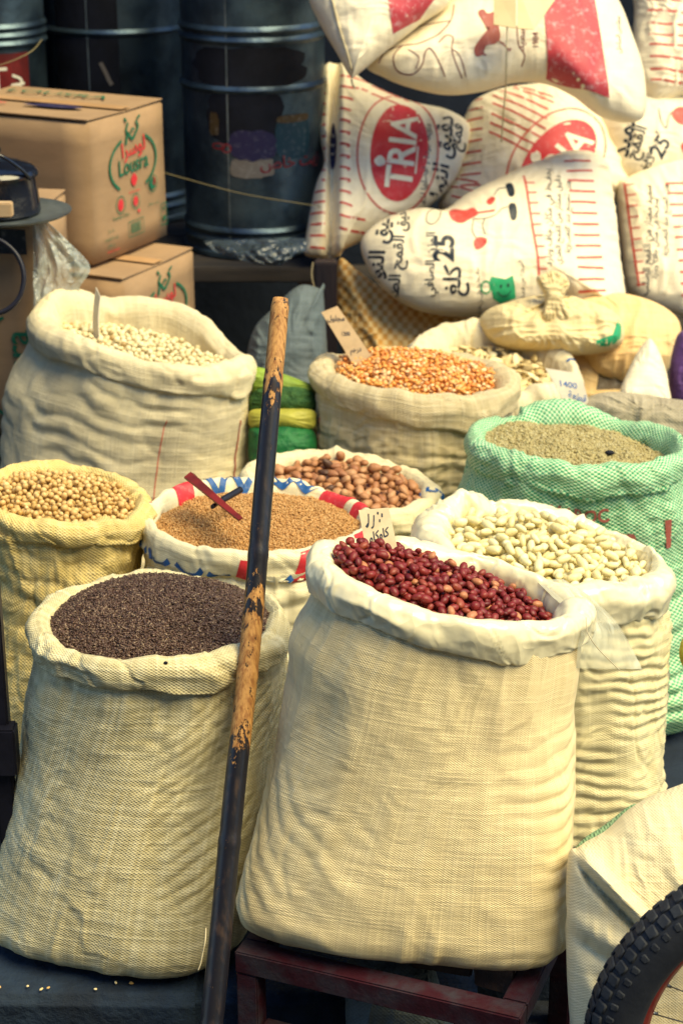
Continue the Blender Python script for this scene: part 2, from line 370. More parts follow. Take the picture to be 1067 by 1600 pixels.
def text2d(s, size=1., bold=0.):
    """text outlines as (verts2d, tris), centred; size is the glyph em"""
    key = (s, bold)
    if key not in _tc:
        c = bpy.data.curves.new('lettering', 'FONT'); c.body = s; c.align_x = 'CENTER'; c.align_y = 'CENTER'; c.resolution_u = 3; c.offset = bold
        o = bpy.data.objects.new('lettering', c); COL.objects.link(o); bpy.context.view_layer.update()
        me = o.to_mesh(); me.calc_loop_triangles()
        v = np.array([tuple(q.co)[:2] for q in me.vertices]).reshape(-1, 2); f = [tuple(t.vertices) for t in me.loop_triangles]
        o.to_mesh_clear(); bpy.data.objects.remove(o); bpy.data.curves.remove(c); _tc[key] = (v, f)
    v, f = _tc[key]; return v * size, list(f)
def xf(g, rot=0, at=(0, 0), sx=1, sy=1, shear=0):
    v, f = g; v = v * np.array([sx, sy]); v = v + np.stack([v[:, 1] * shear, v[:, 0] * 0], -1); c, s = math.cos(R(rot)), math.sin(R(rot))
    return np.stack([v[:, 0] * c - v[:, 1] * s, v[:, 0] * s + v[:, 1] * c], -1) + np.array(at), f
def join2(gs):
    V = []; F = []; n = 0
    for v, f in gs: V.append(v); F += [tuple(i + n for i in t) for t in f]; n += len(v)
    return np.concatenate(V), F
def stroke(pts, wd, n=None, taper=0):
    P = crom(pts, n or max(6, len(pts) * 6)); T = np.gradient(P, axis=0); T /= np.linalg.norm(T, axis=1, keepdims=True) + 1e-9
    Nn = np.stack([-T[:, 1], T[:, 0]], -1); m = len(P); ww = wd / 2 * (1 - taper * np.abs(np.linspace(-1, 1, m)) ** 3)
    v = np.concatenate([P + Nn * ww[:, None], P - Nn * ww[:, None]]); f = [(i, i + 1, m + i + 1, m + i) for i in range(m - 1)]
    return v, f
def line(a, b, wd): return stroke([a, b], wd, 6)
def blob(pts, n=40, sub=5, smooth=True):
    P = crom(pts, n, True) if smooth else np.concatenate([np.linspace(pts[i], pts[(i + 1) % len(pts)], max(2, n // len(pts)), endpoint=False) for i in range(len(pts))])
    n = len(P); c = P.mean(0); v = [c[None]]; 
    for k in range(1, sub + 1): v.append(c + (P - c) * k / sub)
    f = [(0, 1 + i, 1 + (i + 1) % n) for i in range(n)]
    for k in range(sub - 1):
        for i in range(n): a = 1 + k * n + i; b = 1 + k * n + (i + 1) % n; f.append((a, a + n, b + n, b))
    return np.concatenate(v), f
def oval(c, rx, ry, rot=0, n=40, sub=6):
    q = np.linspace(0, 2 * PI, n, endpoint=False); p = np.stack([rx * np.cos(q), ry * np.sin(q)], -1)
    v, f = blob(p, n, sub, False) if False else blob([tuple(a) for a in p], n, sub); return xf((v, f), rot, c)
def ring(c, rx, ry, wd, rot=0, a0=0, a1=360):
    q = np.radians(np.linspace(a0, a1, 48)); P = np.stack([rx * np.cos(q), ry * np.sin(q)], -1); P = xf((P, []), rot, c)[0]
    return stroke(P, wd, 60)
def project(name, g, fn, maxlen, parent, mat, off=.0012, label=None):
    """lay flat print g on a surface: fn maps (x, y) to (point, normal)"""
    v, f = g; bm = bmesh.new(); vs_ = [bm.verts.new((p[0], p[1], 0)) for p in v]
    for t in f:
        try: bm.faces.new([vs_[i] for i in t])
        except ValueError: pass
    for _ in range(4):
        es = [e for e in bm.edges if e.calc_length() > maxlen]
        if not es: break
        bmesh.ops.subdivide_edges(bm, edges=es, cuts=1)
        bmesh.ops.triangulate(bm, faces=[q for q in bm.faces if len(q.verts) > 3])
    drop = []
    for q in bm.verts:
        h = fn(q.co.x, q.co.y)
        if h is None: drop.append(q)
        else: q.co = Vector(h[0]) + Vector(h[1]) * off
    bmesh.ops.delete(bm, geom=drop, context='VERTS')
    bm.normal_update()
    me = bpy.data.meshes.new(name); bm.to_mesh(me); bm.free()
    for p in me.polygons: p.use_smooth = True
    o = link(name, me, parent, mat)
    if label: o['label'] = label
    return o
def ray_fn(bvh, to_world, direction):
    d = Vector(direction)
    def fn(x, y):
        p = Vector(to_world(x, y)); h = bvh.ray_cast(p - d * 1.5, d, 3)
        return None if h[0] is None else (h[0], -d)
    return fn

# ------------------------------------------------------------------ open sacks
class Sack: pass
def open_sack(label, rim, rows, yb, zb, ryb, body, cuff=None, tilt=(0, 0), group='open sacks of grain and pulses',
              cw=.030, ch=.070, ryf=.88, seed=1, bumps=(), folds=(), wr=.006, fine=.0022, yaw=0, sqb=3.2, ripple=(), cwr=.006, nu=280, inner_drop=.16, backdrop=0):
    px, py, t, rpx = rim; C = W(px, py, t); rx = rpx * t / FPX; ry = rx * ryf
    s = Sack(); s.C = C; s.rx = rx; s.ry = ry; s.tilt = tilt
    bumps_ = [(R(a), R(wd), h) for a, wd, h in bumps]
    def angd(a, b): return np.abs((a - b + PI) % (2 * PI) - PI)
    th = np.linspace(0, 2 * PI, nu, endpoint=False)
    cx_, sy_ = np.cos(th), np.sin(th)
    wob = 1 + .035 * fbm(cx_ * 1.6, sy_ * 1.6, seed * 3.1, seed) + .012 * fbm(cx_ * 5, sy_ * 5, 2.2, seed + 3)
    zr = C[2] + tilt[0] * cx_ * rx + tilt[1] * sy_ * ry + .010 * fbm(cx_ * 2, sy_ * 2, 5.5, seed + 9)
    for a, wd, h in bumps_: zr = zr + h * np.exp(-(angd(th, a) / wd) ** 2)
    # body rows -> centre, half width and height
    secs = []
    zt = C[2]
    for (ry_, l, r) in rows:
        y = yb + (C[1] - yb) * .5; pl, pr = WY(l, ry_, y), WY(r, ry_, y)
        secs.append([(pl[2] + pr[2]) / 2, (pl[0] + pr[0]) / 2, (pr[0] - pl[0]) / 2])
    secs = sorted(secs)                                     # from the bottom up
    Z = np.array([q[0] for q in secs]); X = np.array([q[1] for q in secs]); H = np.array([q[2] for q in secs])
    nb = 150
    fr = np.linspace(0, 1, nb); top = C[2] - ch * .75
    zz = zb + (top - zb) * fr
    xc = np.interp(zz, Z, X); hw = np.interp(zz, Z, H)
    k = np.ones(9) / 9; 
    sm = lambda a: np.convolve(np.pad(a, 4, mode='edge'), k, 'valid')
    xc = sm(sm(xc)); hw = sm(sm(hw)); 
    # the neck runs into the cuff
    e = sstep(.80, 1, fr); xc = xc * (1 - e) + C[0] * e; hw = hw * (1 - e) + (rx * 1.0) * e
    yc = yb + (C[1] - yb) * fr; hy = ryb + (ry - ryb) * sstep(0, .8, fr)
    n_ = sqb + (2.05 - sqb) * sstep(.0, .75, fr)
    # round the bottom edge
    rb = .075; low = np.clip((zz - zb) / rb, 0, 1); rnd = np.sqrt(np.clip(1 - (1 - low) ** 2, 0, 1)); shrink = .07 * (1 - rnd)
    ca, sa = np.abs(cx_), np.abs(sy_)
    P = np.zeros((nu, nb, 3)); YW = yaw * (1 - sstep(.3, 1, fr))
    q = n_[None, :]
    rr = (ca[:, None] ** q + sa[:, None] ** q) ** (-1 / q)
    lx = rr * cx_[:, None] * np.maximum(hw - shrink, .02)[None]; ly = rr * sy_[:, None] * np.maximum(hy - shrink, .02)[None]
    # cloth displacement along the outward direction
    T_, Zg = np.meshgrid(th, zz, indexing='ij'); ct, st = np.cos(T_), np.sin(T_)
    d = .013 * fbm(ct * 1.7, st * 1.7, Zg * 3, seed + 21, 2) + wr * .55 * fbm(ct * 2.6 + .5 * Zg, st * 2.6, Zg * 15, seed + 31, 2) + wr * .35 * ridge(ct * 3.2, st * 3.2, Zg * 8 + 1.5 * ct, seed + 33)
    d = d + fine * ridge(ct * 6 + 2 * vn(ct * 2, st * 2, Zg * 3, 5), st * 6, Zg * 46 + 3 * vn(ct * 3, st * 3, Zg * 6, seed), seed + 41)
    n1 = vn(ct * 1.9, st * 1.9, Zg * 3.3 + ct, seed + 101) + .25 * vn(ct * 6, st * 6, Zg * 10, seed + 102); n2 = vn(ct * 2.6 + Zg, st * 2.6, Zg * 5, seed + 103) + .2 * vn(ct * 7, st * 7, Zg * 12, seed + 104)
    d = d - wr * .42 * np.exp(-(n1 / .045) ** 2) * sstep(-.1, .5, n2) + wr * .40 * np.exp(-((n2 - .05) / .05) ** 2) * sstep(0, .45, n1)
    d = d + .5 * wr * sstep(.7, .97, fr)[None] * ridge(ct * 8, st * 8, Zg * 5, seed + 51)     # gathers under the cuff
    d = d + .9 * wr * (1 - sstep(.0, .22, fr))[None] * ridge(ct * 6, st * 6, Zg * 9, seed + 61)
    for (a, wd, lam, amp, z0, z1, slope) in ripple:          # sideways creases where the cloth slumps
        m_ = np.exp(-(angd(T_, R(a)) / R(wd)) ** 2) * sstep(z0 - .04, z0 + .04, Zg) * (1 - sstep(z1 - .04, z1 + .04, Zg))
        ph = (Zg + slope * (T_ - R(a)) + .75 * lam * fbm(ct * 2.5, st * 2.5, Zg * 7, seed + 71)) / lam * 2 * PI
        am = amp * np.clip(.65 + .8 * vn(ct * 3.5, st * 3.5, Zg * 11, seed + 72), .05, 1.5)
        d = d + am * m_ * (np.abs(np.sin(ph / 2)) * 2 - 1)
    d = d * sstep(0, .05, fr)[None]
    cyw, syw = np.cos(YW)[None], np.sin(YW)[None]
    nx, ny = lx / (np.hypot(lx, ly) + 1e-9), ly / (np.hypot(lx, ly) + 1e-9)
    e3 = (wob[:, None] - 1) * sstep(.4, 1, fr)[None] + 1
    lx = lx * e3 + nx * d; ly = ly * e3 + ny * d
    P[..., 0] = xc[None] + lx * cyw - ly * syw; P[..., 1] = yc[None] + lx * syw + ly * cyw
    lift = sstep(.35, 1, fr)[None] * (zr - C[2])[:, None]
    P[..., 2] = zz[None] + lift
    P[:, 0, 2] += .0
    # close the underside
    base = P[:, :1].copy(); cen = base.mean(0, keepdims=True)
    under = cen + (base - cen) * .3; under[..., 2] = zb + .002
    P = np.concatenate([np.repeat(cen, nu, 0), under, P], 1)
    seg = np.linalg.norm(np.diff(P, axis=1), axis=2).mean(0); V1 = np.concatenate([[0], np.cumsum(seg)])
    U = np.linspace(0, 2 * PI * (hw.mean() + hy.mean()) / 2, nu + 1)[:, None] * np.ones(P.shape[1])[None]; V = np.ones(nu + 1)[:, None] * V1[None]
    root = empty('open_sack', (C[0], yb, zb), label, 'sack', group); s.root = root
    bd = link('sack_body', grid_mesh('sack_body', P, U, V), root, M[body]); s.body = bd; s.P = P
    # rolled cuff: outside hem, fold, inside wall
    nc = 46 if nu < 350 else 66
    prof = crom([(-.40, -.96), (.1, -1.0), (.62, -1.04), (.80, -.96), (.92, -.66), (.95, -.36), (.68, -.07), (.15, .04), (-.40, -.06), (-.80, -.42), (-.95, -1.0), (-1.0, -1 - inner_drop / ch * .5), (-1.05, -1 - inner_drop / ch)], nc)
    cwm = cw * (1 + .30 * fbm(cx_ * 2.4, sy_ * 2.4, 7.7, seed + 81, 2)); chm = ch * (1 + .24 * fbm(cx_ * 2.0, sy_ * 2.0, 1.7, seed + 83, 2))
    for (a, wd, aw, ah) in folds:
        g = np.exp(-(angd(th, R(a)) / R(wd)) ** 2); cwm = cwm * (1 + aw * g); chm = chm * (1 + ah * g)
    s.cw = cw; s.ch = ch
    dr = prof[None, :, 0] * cwm[:, None]; dz = prof[None, :, 1] * chm[:, None]
    rrx = (rx - cw * .35) * wob; rry = (ry - cw * .35) * wob
    Q = np.zeros((nu, nc, 3))
    Q[..., 0] = C[0] + (rrx[:, None] + dr) * cx_[:, None]; Q[..., 1] = C[1] + (rry[:, None] + dr) * sy_[:, None]; Q[..., 2] = zr[:, None] + dz
    Nq = grid_normals(Q); 
    T2 = th[:, None]; S2 = np.linspace(0, 1, nc)[None]
    c2, s2 = np.cos(T2), np.sin(T2)
    few = sstep(.05, .5, fbm(c2 * 2.3, s2 * 2.3, 4.4 + 0 * S2, seed + 93, 2))
    dd = cwr * .75 * fbm(c2 * 2.6 + S2 * .8, s2 * 2.6, S2 * 4.5, seed + 91, 2) + cwr * .40 * ridge(c2 * 2.2 + 1.2 * S2, s2 * 2.2 - .8 * S2, S2 * 6, seed + 95)
    m1 = vn(c2 * 2.8 + 1.8 * S2, s2 * 2.8, S2 * 2.6, seed + 111) + .22 * vn(c2 * 8, s2 * 8, S2 * 8, seed + 112)
    dd = dd - cwr * .38 * np.exp(-((m1 - .04) / .05) ** 2) + cwr * .22 * np.exp(-((m1 + .10) / .05) ** 2)
    dd = dd + few * cwr * .75 * ridge(c2 * 7 + 3.0 * S2, s2 * 7 - 2.2 * S2, S2 * 2.0, seed + 97) + cwr * .12 * ridge(c2 * 13 + 3 * S2, s2 * 13, S2 * 7, seed + 98)
    sgn = np.sign((Nq[:, nc // 3] * (Q[:, nc // 3] - C)).sum(-1).mean()) or 1
    Q = Q + Nq * sgn * (dd * sstep(0, .12, S2))[..., None]
    seg = np.linalg.norm(np.diff(Q, axis=1), axis=2).mean(0); V1 = np.concatenate([[0], np.cumsum(seg)])
    U = np.linspace(0, 2 * PI * (rx + ry) / 2, nu + 1)[:, None] * np.ones(nc)[None]; V = np.ones(nu + 1)[:, None] * V1[None]
    s.cuff = link('rolled_rim', grid_mesh('rolled_rim', Q, U, V), root, M[cuff or body]); s.Q = Q; s.QN = Nq * sgn; s.cuffN = sgn
    s.PN = grid_normals(P); sg = np.sign((s.PN[:, 80, :2] * (P[:, 80, :2] - C[:2])).sum(-1).mean()) or 1; s.PN = s.PN * sg
    s.zr_plane = lambda x, y: C[2] + tilt[0] * (x - C[0]) + tilt[1] * (y - C[1])
    return s
def on_grid(P, N):
    nu, nv = P.shape[:2]
    def fn(x, y):      # x in degrees around, y index fraction 0..1
        a = (x / 360 * nu) % nu; b = min(max(y, 0), .9999) * (nv - 1); i, j = int(a), int(b); f, g = a - i, b - j; i2 = (i + 1) % nu
        def L(A): return (A[i, j] * (1 - f) * (1 - g) + A[i2, j] * f * (1 - g) + A[i, j + 1] * (1 - f) * g + A[i2, j + 1] * f * g)
        return L(P), L(N)
    return fn

# ------------------------------------------------------------------ seeds
def ellips(a, b, c, kind='round', nu=10, nv=7, s=0):
    v = [(0, 0, -c)]; 
    for j in range(1, nv):
        p = -PI / 2 + PI * j / nv
        for i in range(nu):
            q = 2 * PI * i / nu; x, y, z = math.cos(p) * math.cos(q), math.cos(p) * math.sin(q), math.sin(p)
            if kind == 'peanut': k = 1 + .10 * x; x_, y_, z_ = a * x, b * y * k, c * z * k
            elif kind == 'bean': x_, y_, z_ = a * x, b * (y * (1 - .10 * math.cos(2.4 * x)) + .32 * x * x - .12), c * z
            elif kind == 'drop': k = 1 - .38 * x; x_, y_, z_ = a * x, b * y * k, c * z * k
            elif kind == 'corn': k = 1 + .28 * x; x_, y_, z_ = a * x * (1 - .0 * abs(y)), b * y * k, c * z
            elif kind == 'seed': k = (1 - .30 * x) * (1 - .3 * x ** 4); x_, y_, z_ = a * x, b * y * k, c * z * (.7 + .5 * (y * y))
            elif kind == 'chick':
                k = 1 + .07 * math.sin(3 * q + 1) * math.cos(p); x_, y_, z_ = a * x * k, b * y * k, c * z * k
            else: x_, y_, z_ = a * x, b * y, c * z
            v.append((x_, y_, z_))
    v.append((0, 0, c)); f = [];
    n = len(v) - 1
    for i in range(nu): f.append((0, 1 + (i + 1) % nu, 1 + i, 1 + i)); f.append((n, n - nu + i, n - nu + (i + 1) % nu, n - nu + (i + 1) % nu))
    for j in range(nv - 2):
        for i in range(nu): A = 1 + j * nu + i; B = 1 + j * nu + (i + 1) % nu; f.append((A, B, B + nu, A + nu))
    return np.array(v), f
def seed_mesh(name, v, f):
    me = bpy.data.meshes.new(name); me.from_pydata([tuple(x) for x in v], [], [tuple(dict.fromkeys(t)) for t in f]); me.update()
    for p in me.polygons: p.use_smooth = True
    return me
def rots(n, nrm, tilt):
    """random frames: x lies roughly in the surface"""
    yaw = rng.uniform(0, 2 * PI, n); z = nrm + rng.normal(0, tilt, (n, 3)); z /= np.linalg.norm(z, axis=1, keepdims=True)
    x = np.stack([np.cos(yaw), np.sin(yaw), rng.normal(0, tilt * .6, n)], -1); x -= z * (x * z).sum(1, keepdims=True); x /= np.linalg.norm(x, axis=1, keepdims=True)
    y = np.cross(z, x); return np.stack([x, y, z], -1)
def merged(name, P, Rm, sc, v, f, mat, label, cat):
    f4 = np.array([t if len(t) == 4 else (*t, t[-1]) for t in f]); tri = np.concatenate([f4[:, :3], f4[f4[:, 2] != f4[:, 3]][:, [0, 2, 3]]])
    n = len(P); V = np.einsum('nij,kj->nki', Rm, v) * sc[:, None, None] + P[:, None]
    F = (tri[None] + (np.arange(n) * len(v))[:, None, None]).reshape(-1, 3)
    me = from_arrays(name, V.reshape(-1, 3), F); o = link(name, me, None, mat); return tag(o, label, cat, None, 'stuff')
def pile(s, depth, mound, peak=(0, 0), rin=.93, rough=.006, seed=1, pw=1.0, sl=0):
    C, rx, ry = s.C, s.rx - s.cw * 1.25, s.ry - s.cw * 1.25
    def z(x, y):
        a = (x - C[0]) / rx; b = (y - C[1]) / ry; r2 = a * a + b * b; p2 = (a - peak[0]) ** 2 + (b - peak[1]) ** 2
        return s.zr_plane(x, y) - depth + sl * (x - C[0]) + mound * np.clip(1 - p2 / 1.7, -.4, 1) ** pw + rough * fbm(x * 14, y * 14, 3., seed, 3)
    return z, C, rx, ry
def deposit(zf, C, rx, ry, D, N, rin=1.0, cand=14):
    """drop N balls of diameter D on the heap, each into the lowest free spot found"""
    X = np.zeros(N); Y = np.zeros(N); Z = np.zeros(N); rel = np.zeros(N)
    for n in range(N):
        q = rng.uniform(0, 2 * PI, cand); r = np.sqrt(rng.uniform(0, 1, cand)) * rin; x = C[0] + rx * r * np.cos(q); y = C[1] + ry * r * np.sin(q)
        g = zf(x, y); h = g.copy()
        if n:
            d2 = (x[:, None] - X[None, :n]) ** 2 + (y[:, None] - Y[None, :n]) ** 2
            hh = np.where(d2 < D * D, Z[None, :n] + np.sqrt(np.maximum(D * D - d2, 0)), -9); h = np.maximum(h, hh.max(1))
        k = np.argmin(h - g); X[n], Y[n], Z[n], rel[n] = x[k], y[k], h[k], (h - g)[k]
    return np.stack([X, Y, Z], -1), rel
def heap_bed(s, zf, C, rx, ry, drop, mat):
    n, m = 48, 14; q = np.linspace(0, 2 * PI, n, endpoint=False)[:, None]; r = np.linspace(.02, 1.12, m)[None]
    x = C[0] + rx * r * np.cos(q); y = C[1] + ry * r * np.sin(q); z = zf(x, y) - drop
    return np.stack([x, y, z], -1)
def fill_counted(s, kind, label, group, zf4, D, N, shape, dims, tilt=.35, keep=300, nu=10, nv=7, ssc=.12, cat=None, heap_label=''):
    zf, C, rx, ry = zf4
    P, rel = deposit(zf, C, rx, ry, D, N); P[:, 2] -= np.percentile(rel, 75)
    e = .004; nx = (zf(P[:, 0] + e, P[:, 1]) - zf(P[:, 0] - e, P[:, 1])) / (2 * e); ny = (zf(P[:, 0], P[:, 1] + e) - zf(P[:, 0], P[:, 1] - e)) / (2 * e)
    nr = np.stack([-nx, -ny, np.ones(N)], -1); nr /= np.linalg.norm(nr, axis=1, keepdims=True)
    Rm = rots(N, nr, tilt); sc = 1 + rng.normal(0, ssc, N).clip(-.25, .25)
    # exposure towards the open side: how much lies above each ball as seen from the street
    vd = -CF; ex = np.zeros(N)
    for i in range(N):
        d = P - P[i]; al = d @ vd; pr = np.linalg.norm(d - al[:, None] * vd, axis=1); ex[i] = np.sum((al > D * .3) * np.clip(1 - pr / D, 0, 1))
    order = np.argsort(ex); top = order[:keep]; rest = order[keep:]
    v, f = ellips(*dims, shape, nu, nv); me = seed_mesh(kind, v, f); me.materials.append(M[kind])
    vrs = [me]
    for q in range(5):
        sc_ = rng.uniform(.84, 1.16, 3); vv = v * sc_; bend = rng.uniform(-.14, .14) / dims[0]; vv[:, 1] += bend * vv[:, 0] ** 2
        vv = vv * (1 + .07 * vn(vv[:, 0] / dims[0] * 1.3, vv[:, 1] / dims[0] * 1.3, vv[:, 2] / dims[0] * 1.3, q + 5))[:, None]
        mv = seed_mesh(kind, vv, f); mv.materials.append(M[kind]); vrs.append(mv)
    for i in top:
        o = bpy.data.objects.new(kind, vrs[int(rng.integers(0, 6))]); COL.objects.link(o)
        mt = Matrix(Rm[i].tolist()).to_4x4(); o.matrix_world = Matrix.Translation(Vector(P[i])) @ mt @ Matrix.Scale(sc[i], 4)
        tag(o, label, cat or kind.replace('_', ' '), group)
    if len(rest):
        h = merged(kind + '_heap', P[rest], Rm[rest], sc[rest], v, f, M[kind], heap_label, 'heap')
    G = heap_bed(s, zf, C, rx, ry, D * .9 + np.percentile(rel, 75), None); U = np.zeros((G.shape[0] + 1, G.shape[1]))
    b = link(kind + '_bed', grid_mesh(kind + '_bed', G, U, U), None, M[kind]); tag(b, heap_label + ', deeper layer', 'heap', None, 'stuff')
def fill_fine(s, kind, label, zf4, D, N, dims, shape='round', tilt=.5, nu=6, nv=4, layers=3):
    zf, C, rx, ry = zf4; ps = []
    q = rng.uniform(0, 2 * PI, N); r = np.sqrt(rng.uniform(0, 1, N)) * 1.05; x = C[0] + rx * r * np.cos(q); y = C[1] + ry * r * np.sin(q)
    lay = rng.uniform(0, 1, N) ** .7; z = zf(x, y) - (1 - lay) * D * 1.6 + rng.normal(0, D * .18, N); P = np.stack([x, y, z], -1)
    Rm = rots(N, np.tile([[0, 0, 1.]], (N, 1)), tilt); sc = 1 + rng.normal(0, .14, N).clip(-.3, .3)
    v, f = ellips(*dims, shape, nu, nv); o = merged(kind + '_heap', P, Rm, sc, v, f, M[kind], label, 'heap')
    G = heap_bed(s, zf, C, rx, ry, D * 1.0, None); me = o.data
    U = np.zeros((G.shape[0] + 1, G.shape[1])); b = link(kind + '_bed', grid_mesh(kind + '_bed', G, U, U), None, M[kind]); tag(b, label + ', deeper layer', 'heap', None, 'stuff')

# ------------------------------------------------------------------ closed bags and pillows (outline given round a centre)
class Bag: pass
def bag(name, label, cat, group, c, t, outline, thick, mat, p=2.4, q=.55, wr=4, rad=3, seed=1, sharp=False, back=.6, slope=(0, 0), nt=260, nr=46, fn=None, uvrot=0, parent=None):
    """closed sack lying against the pile; the outline is in plan units (1 unit = t/FPX metres) round c"""
    slope = (-.14, -.30) if group == 'printed bags piled at the back right' and slope == (0, 0) else slope; k = t / FPX; O = W(c[0], c[1], t); b = Bag(); b.k, b.O, b.t, b.c = k, O, t, c
    pts = [(x - c[0], c[1] - y) for x, y in outline]
    if sharp:
        L = []; 
        for i in range(len(pts)):
            a, d = np.array(pts[i], float), np.array(pts[(i + 1) % len(pts)], float)
            m_ = max(2, int(nt * np.linalg.norm(d - a) / sum(math.dist(pts[j], pts[(j + 1) % len(pts)]) for j in range(len(pts)))))
            L.append(a + (d - a) * np.linspace(0, 1, m_, endpoint=False)[:, None])
        B = np.concatenate(L)
    else: B = crom(pts, nt, True)
    nt = len(B); rho = np.linspace(0, 1, nr) ** .8
    def side(sgn):
        XY = B[:, None, :] * rho[None, :, None]; x, y = XY[..., 0], XY[..., 1]
        env = np.clip(1 - rho ** p, 0, 1)[None] ** q
        d = thick * env * (1 if sgn > 0 else back)
        ang = np.arctan2(y, x)
        nz = wr * fbm(x / 55, y / 55, seed * 2.2, seed) + wr * .55 * ridge(x / 24 + vn(x / 60, y / 60, 0, 3), y / 60, seed, seed + 5)
        nz = nz + wr * .45 * ridge(x / 11 + 1.5 * vn(x / 40, y / 40, 1, 9), y / 34, seed, seed + 15) * sstep(.25, .9, rho)[None] + wr * .22 * ridge(x / 40, y / 9 + vn(x / 30, y / 30, 2, 7), seed, seed + 16)
        nz = nz + rad * rho[None] ** 3 * ridge(np.cos(ang) * 7, np.sin(ang) * 7, seed + rho[None] * .8, seed + 7)
        d = d + nz * np.clip((1 - rho[None] ** 8), 0, 1) * (1 if sgn > 0 else .5)
        if fn is not None and sgn > 0: d = d + fn(x, y, rho[None] * np.ones_like(x))
        z = (d if sgn > 0 else -d) + slope[0] * x + slope[1] * y
        return O + k * (x[..., None] * CR + y[..., None] * CU + z[..., None] * CN), x * k, y * k
    F, ux, uy = side(1); Bk, _, _ = side(-1)
    Pall = np.concatenate([F, Bk[:, ::-1][:, 1:]], 1)
    U = np.concatenate([ux, ux[:, ::-1][:, 1:]], 1); V = np.concatenate([uy, uy[:, ::-1][:, 1:]], 1)
    if uvrot: U, V = V, U
    U = np.concatenate([U, U[:1]]); V = np.concatenate([V, V[:1]])
    me = grid_mesh(name if not parent else name, Pall[:, ::1], U, V)
    if parent is None:
        root = empty(name, tuple(O), label, cat, group); b.root = root; b.obj = link('bag_cloth', me, root, M[mat])
    else: b.root = parent; b.obj = link(name, me, parent, M[mat])
    b.F = F
    vv = [tuple(x) for x in F.reshape(-1, 3)]; ff, _ = grid_faces(nt, nr, True)
    b.bvh = BVHTree.FromPolygons(vv, [tuple(int(i) for i in f) for f in ff])
    tw = lambda x, y: O + k * ((x - c[0]) * CR + (c[1] - y) * CU)
    b.fn = ray_fn(b.bvh, tw, CF)
    return b
def flipy(g): v, f = g; return v * np.array([1, -1]), f
def T2(s, size, at, rot=0, bold=0., sx=1, shear=0):
    """lettering in plan units with y down; rot is counter-clockwise as read"""
    v, f = xf(text2d(s, size, bold), rot, (0, 0), sx, 1, shear); return v * np.array([1, -1]) + np.array(at), f
def patch4(a, b, c, d, n=14):
    a, b, c, d = [np.array(q, float) for q in (a, b, c, d)]; V = []; F = []
    for i in range(n):
        for j in range(n): u, v = i / (n - 1), j / (n - 1); V.append(a * (1 - u) * (1 - v) + b * u * (1 - v) + c * u * v + d * (1 - u) * v)
    for i in range(n - 1):
        for j in range(n - 1): k = i * n + j; F.append((k, k + n, k + n + 1, k + 1))
    return np.array(V), F
def prnt(b, name, gs, mat, off=.0012, ml=9):
    if len(gs) <= 14 and 'stripes' not in name:
        for g in gs: project(name, g, b.fn, ml, b.obj, M[mat], off)
    else: project(name, join2(gs), b.fn, ml, b.obj, M[mat], off)['kind'] = 'stuff'

# ================================================================== setting
def struct(name, bm, mat, bevel=0): return tag(bm_obj(name, bm, None, M[mat], False, bevel), kind='structure')
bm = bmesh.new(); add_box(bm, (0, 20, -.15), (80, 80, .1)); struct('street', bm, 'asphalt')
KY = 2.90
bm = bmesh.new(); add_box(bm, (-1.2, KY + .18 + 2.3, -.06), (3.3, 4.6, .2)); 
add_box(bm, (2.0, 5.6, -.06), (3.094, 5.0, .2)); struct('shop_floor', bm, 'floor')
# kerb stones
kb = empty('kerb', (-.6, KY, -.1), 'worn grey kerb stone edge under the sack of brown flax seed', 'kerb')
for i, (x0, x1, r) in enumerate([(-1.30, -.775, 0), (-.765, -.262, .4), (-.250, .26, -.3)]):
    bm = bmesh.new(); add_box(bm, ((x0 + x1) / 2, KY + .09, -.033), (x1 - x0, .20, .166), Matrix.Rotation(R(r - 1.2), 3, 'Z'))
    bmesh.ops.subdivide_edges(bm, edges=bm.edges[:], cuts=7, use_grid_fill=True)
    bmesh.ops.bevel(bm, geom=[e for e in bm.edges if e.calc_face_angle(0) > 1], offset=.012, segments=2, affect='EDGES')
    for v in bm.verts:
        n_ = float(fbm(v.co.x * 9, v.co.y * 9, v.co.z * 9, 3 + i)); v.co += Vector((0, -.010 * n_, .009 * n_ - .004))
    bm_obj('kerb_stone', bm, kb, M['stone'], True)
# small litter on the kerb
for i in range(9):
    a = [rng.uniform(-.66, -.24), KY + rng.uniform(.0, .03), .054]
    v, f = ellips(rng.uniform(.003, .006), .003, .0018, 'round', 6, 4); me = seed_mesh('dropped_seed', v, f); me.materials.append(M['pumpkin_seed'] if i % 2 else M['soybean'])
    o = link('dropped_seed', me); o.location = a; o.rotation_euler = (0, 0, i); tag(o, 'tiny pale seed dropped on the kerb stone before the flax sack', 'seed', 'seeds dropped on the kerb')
# back wall and side wall of the shop
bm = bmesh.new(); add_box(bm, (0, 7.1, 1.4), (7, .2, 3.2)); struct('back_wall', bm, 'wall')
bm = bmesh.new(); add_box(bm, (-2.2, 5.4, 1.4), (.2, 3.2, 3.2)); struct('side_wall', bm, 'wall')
bm = bmesh.new(); add_box(bm, (-1.0, 6.35, 2.75), (3.2, 1.5, .1)); struct('shading_slab', bm, 'wall')  # unseen roof slab added to keep the sky off the drums

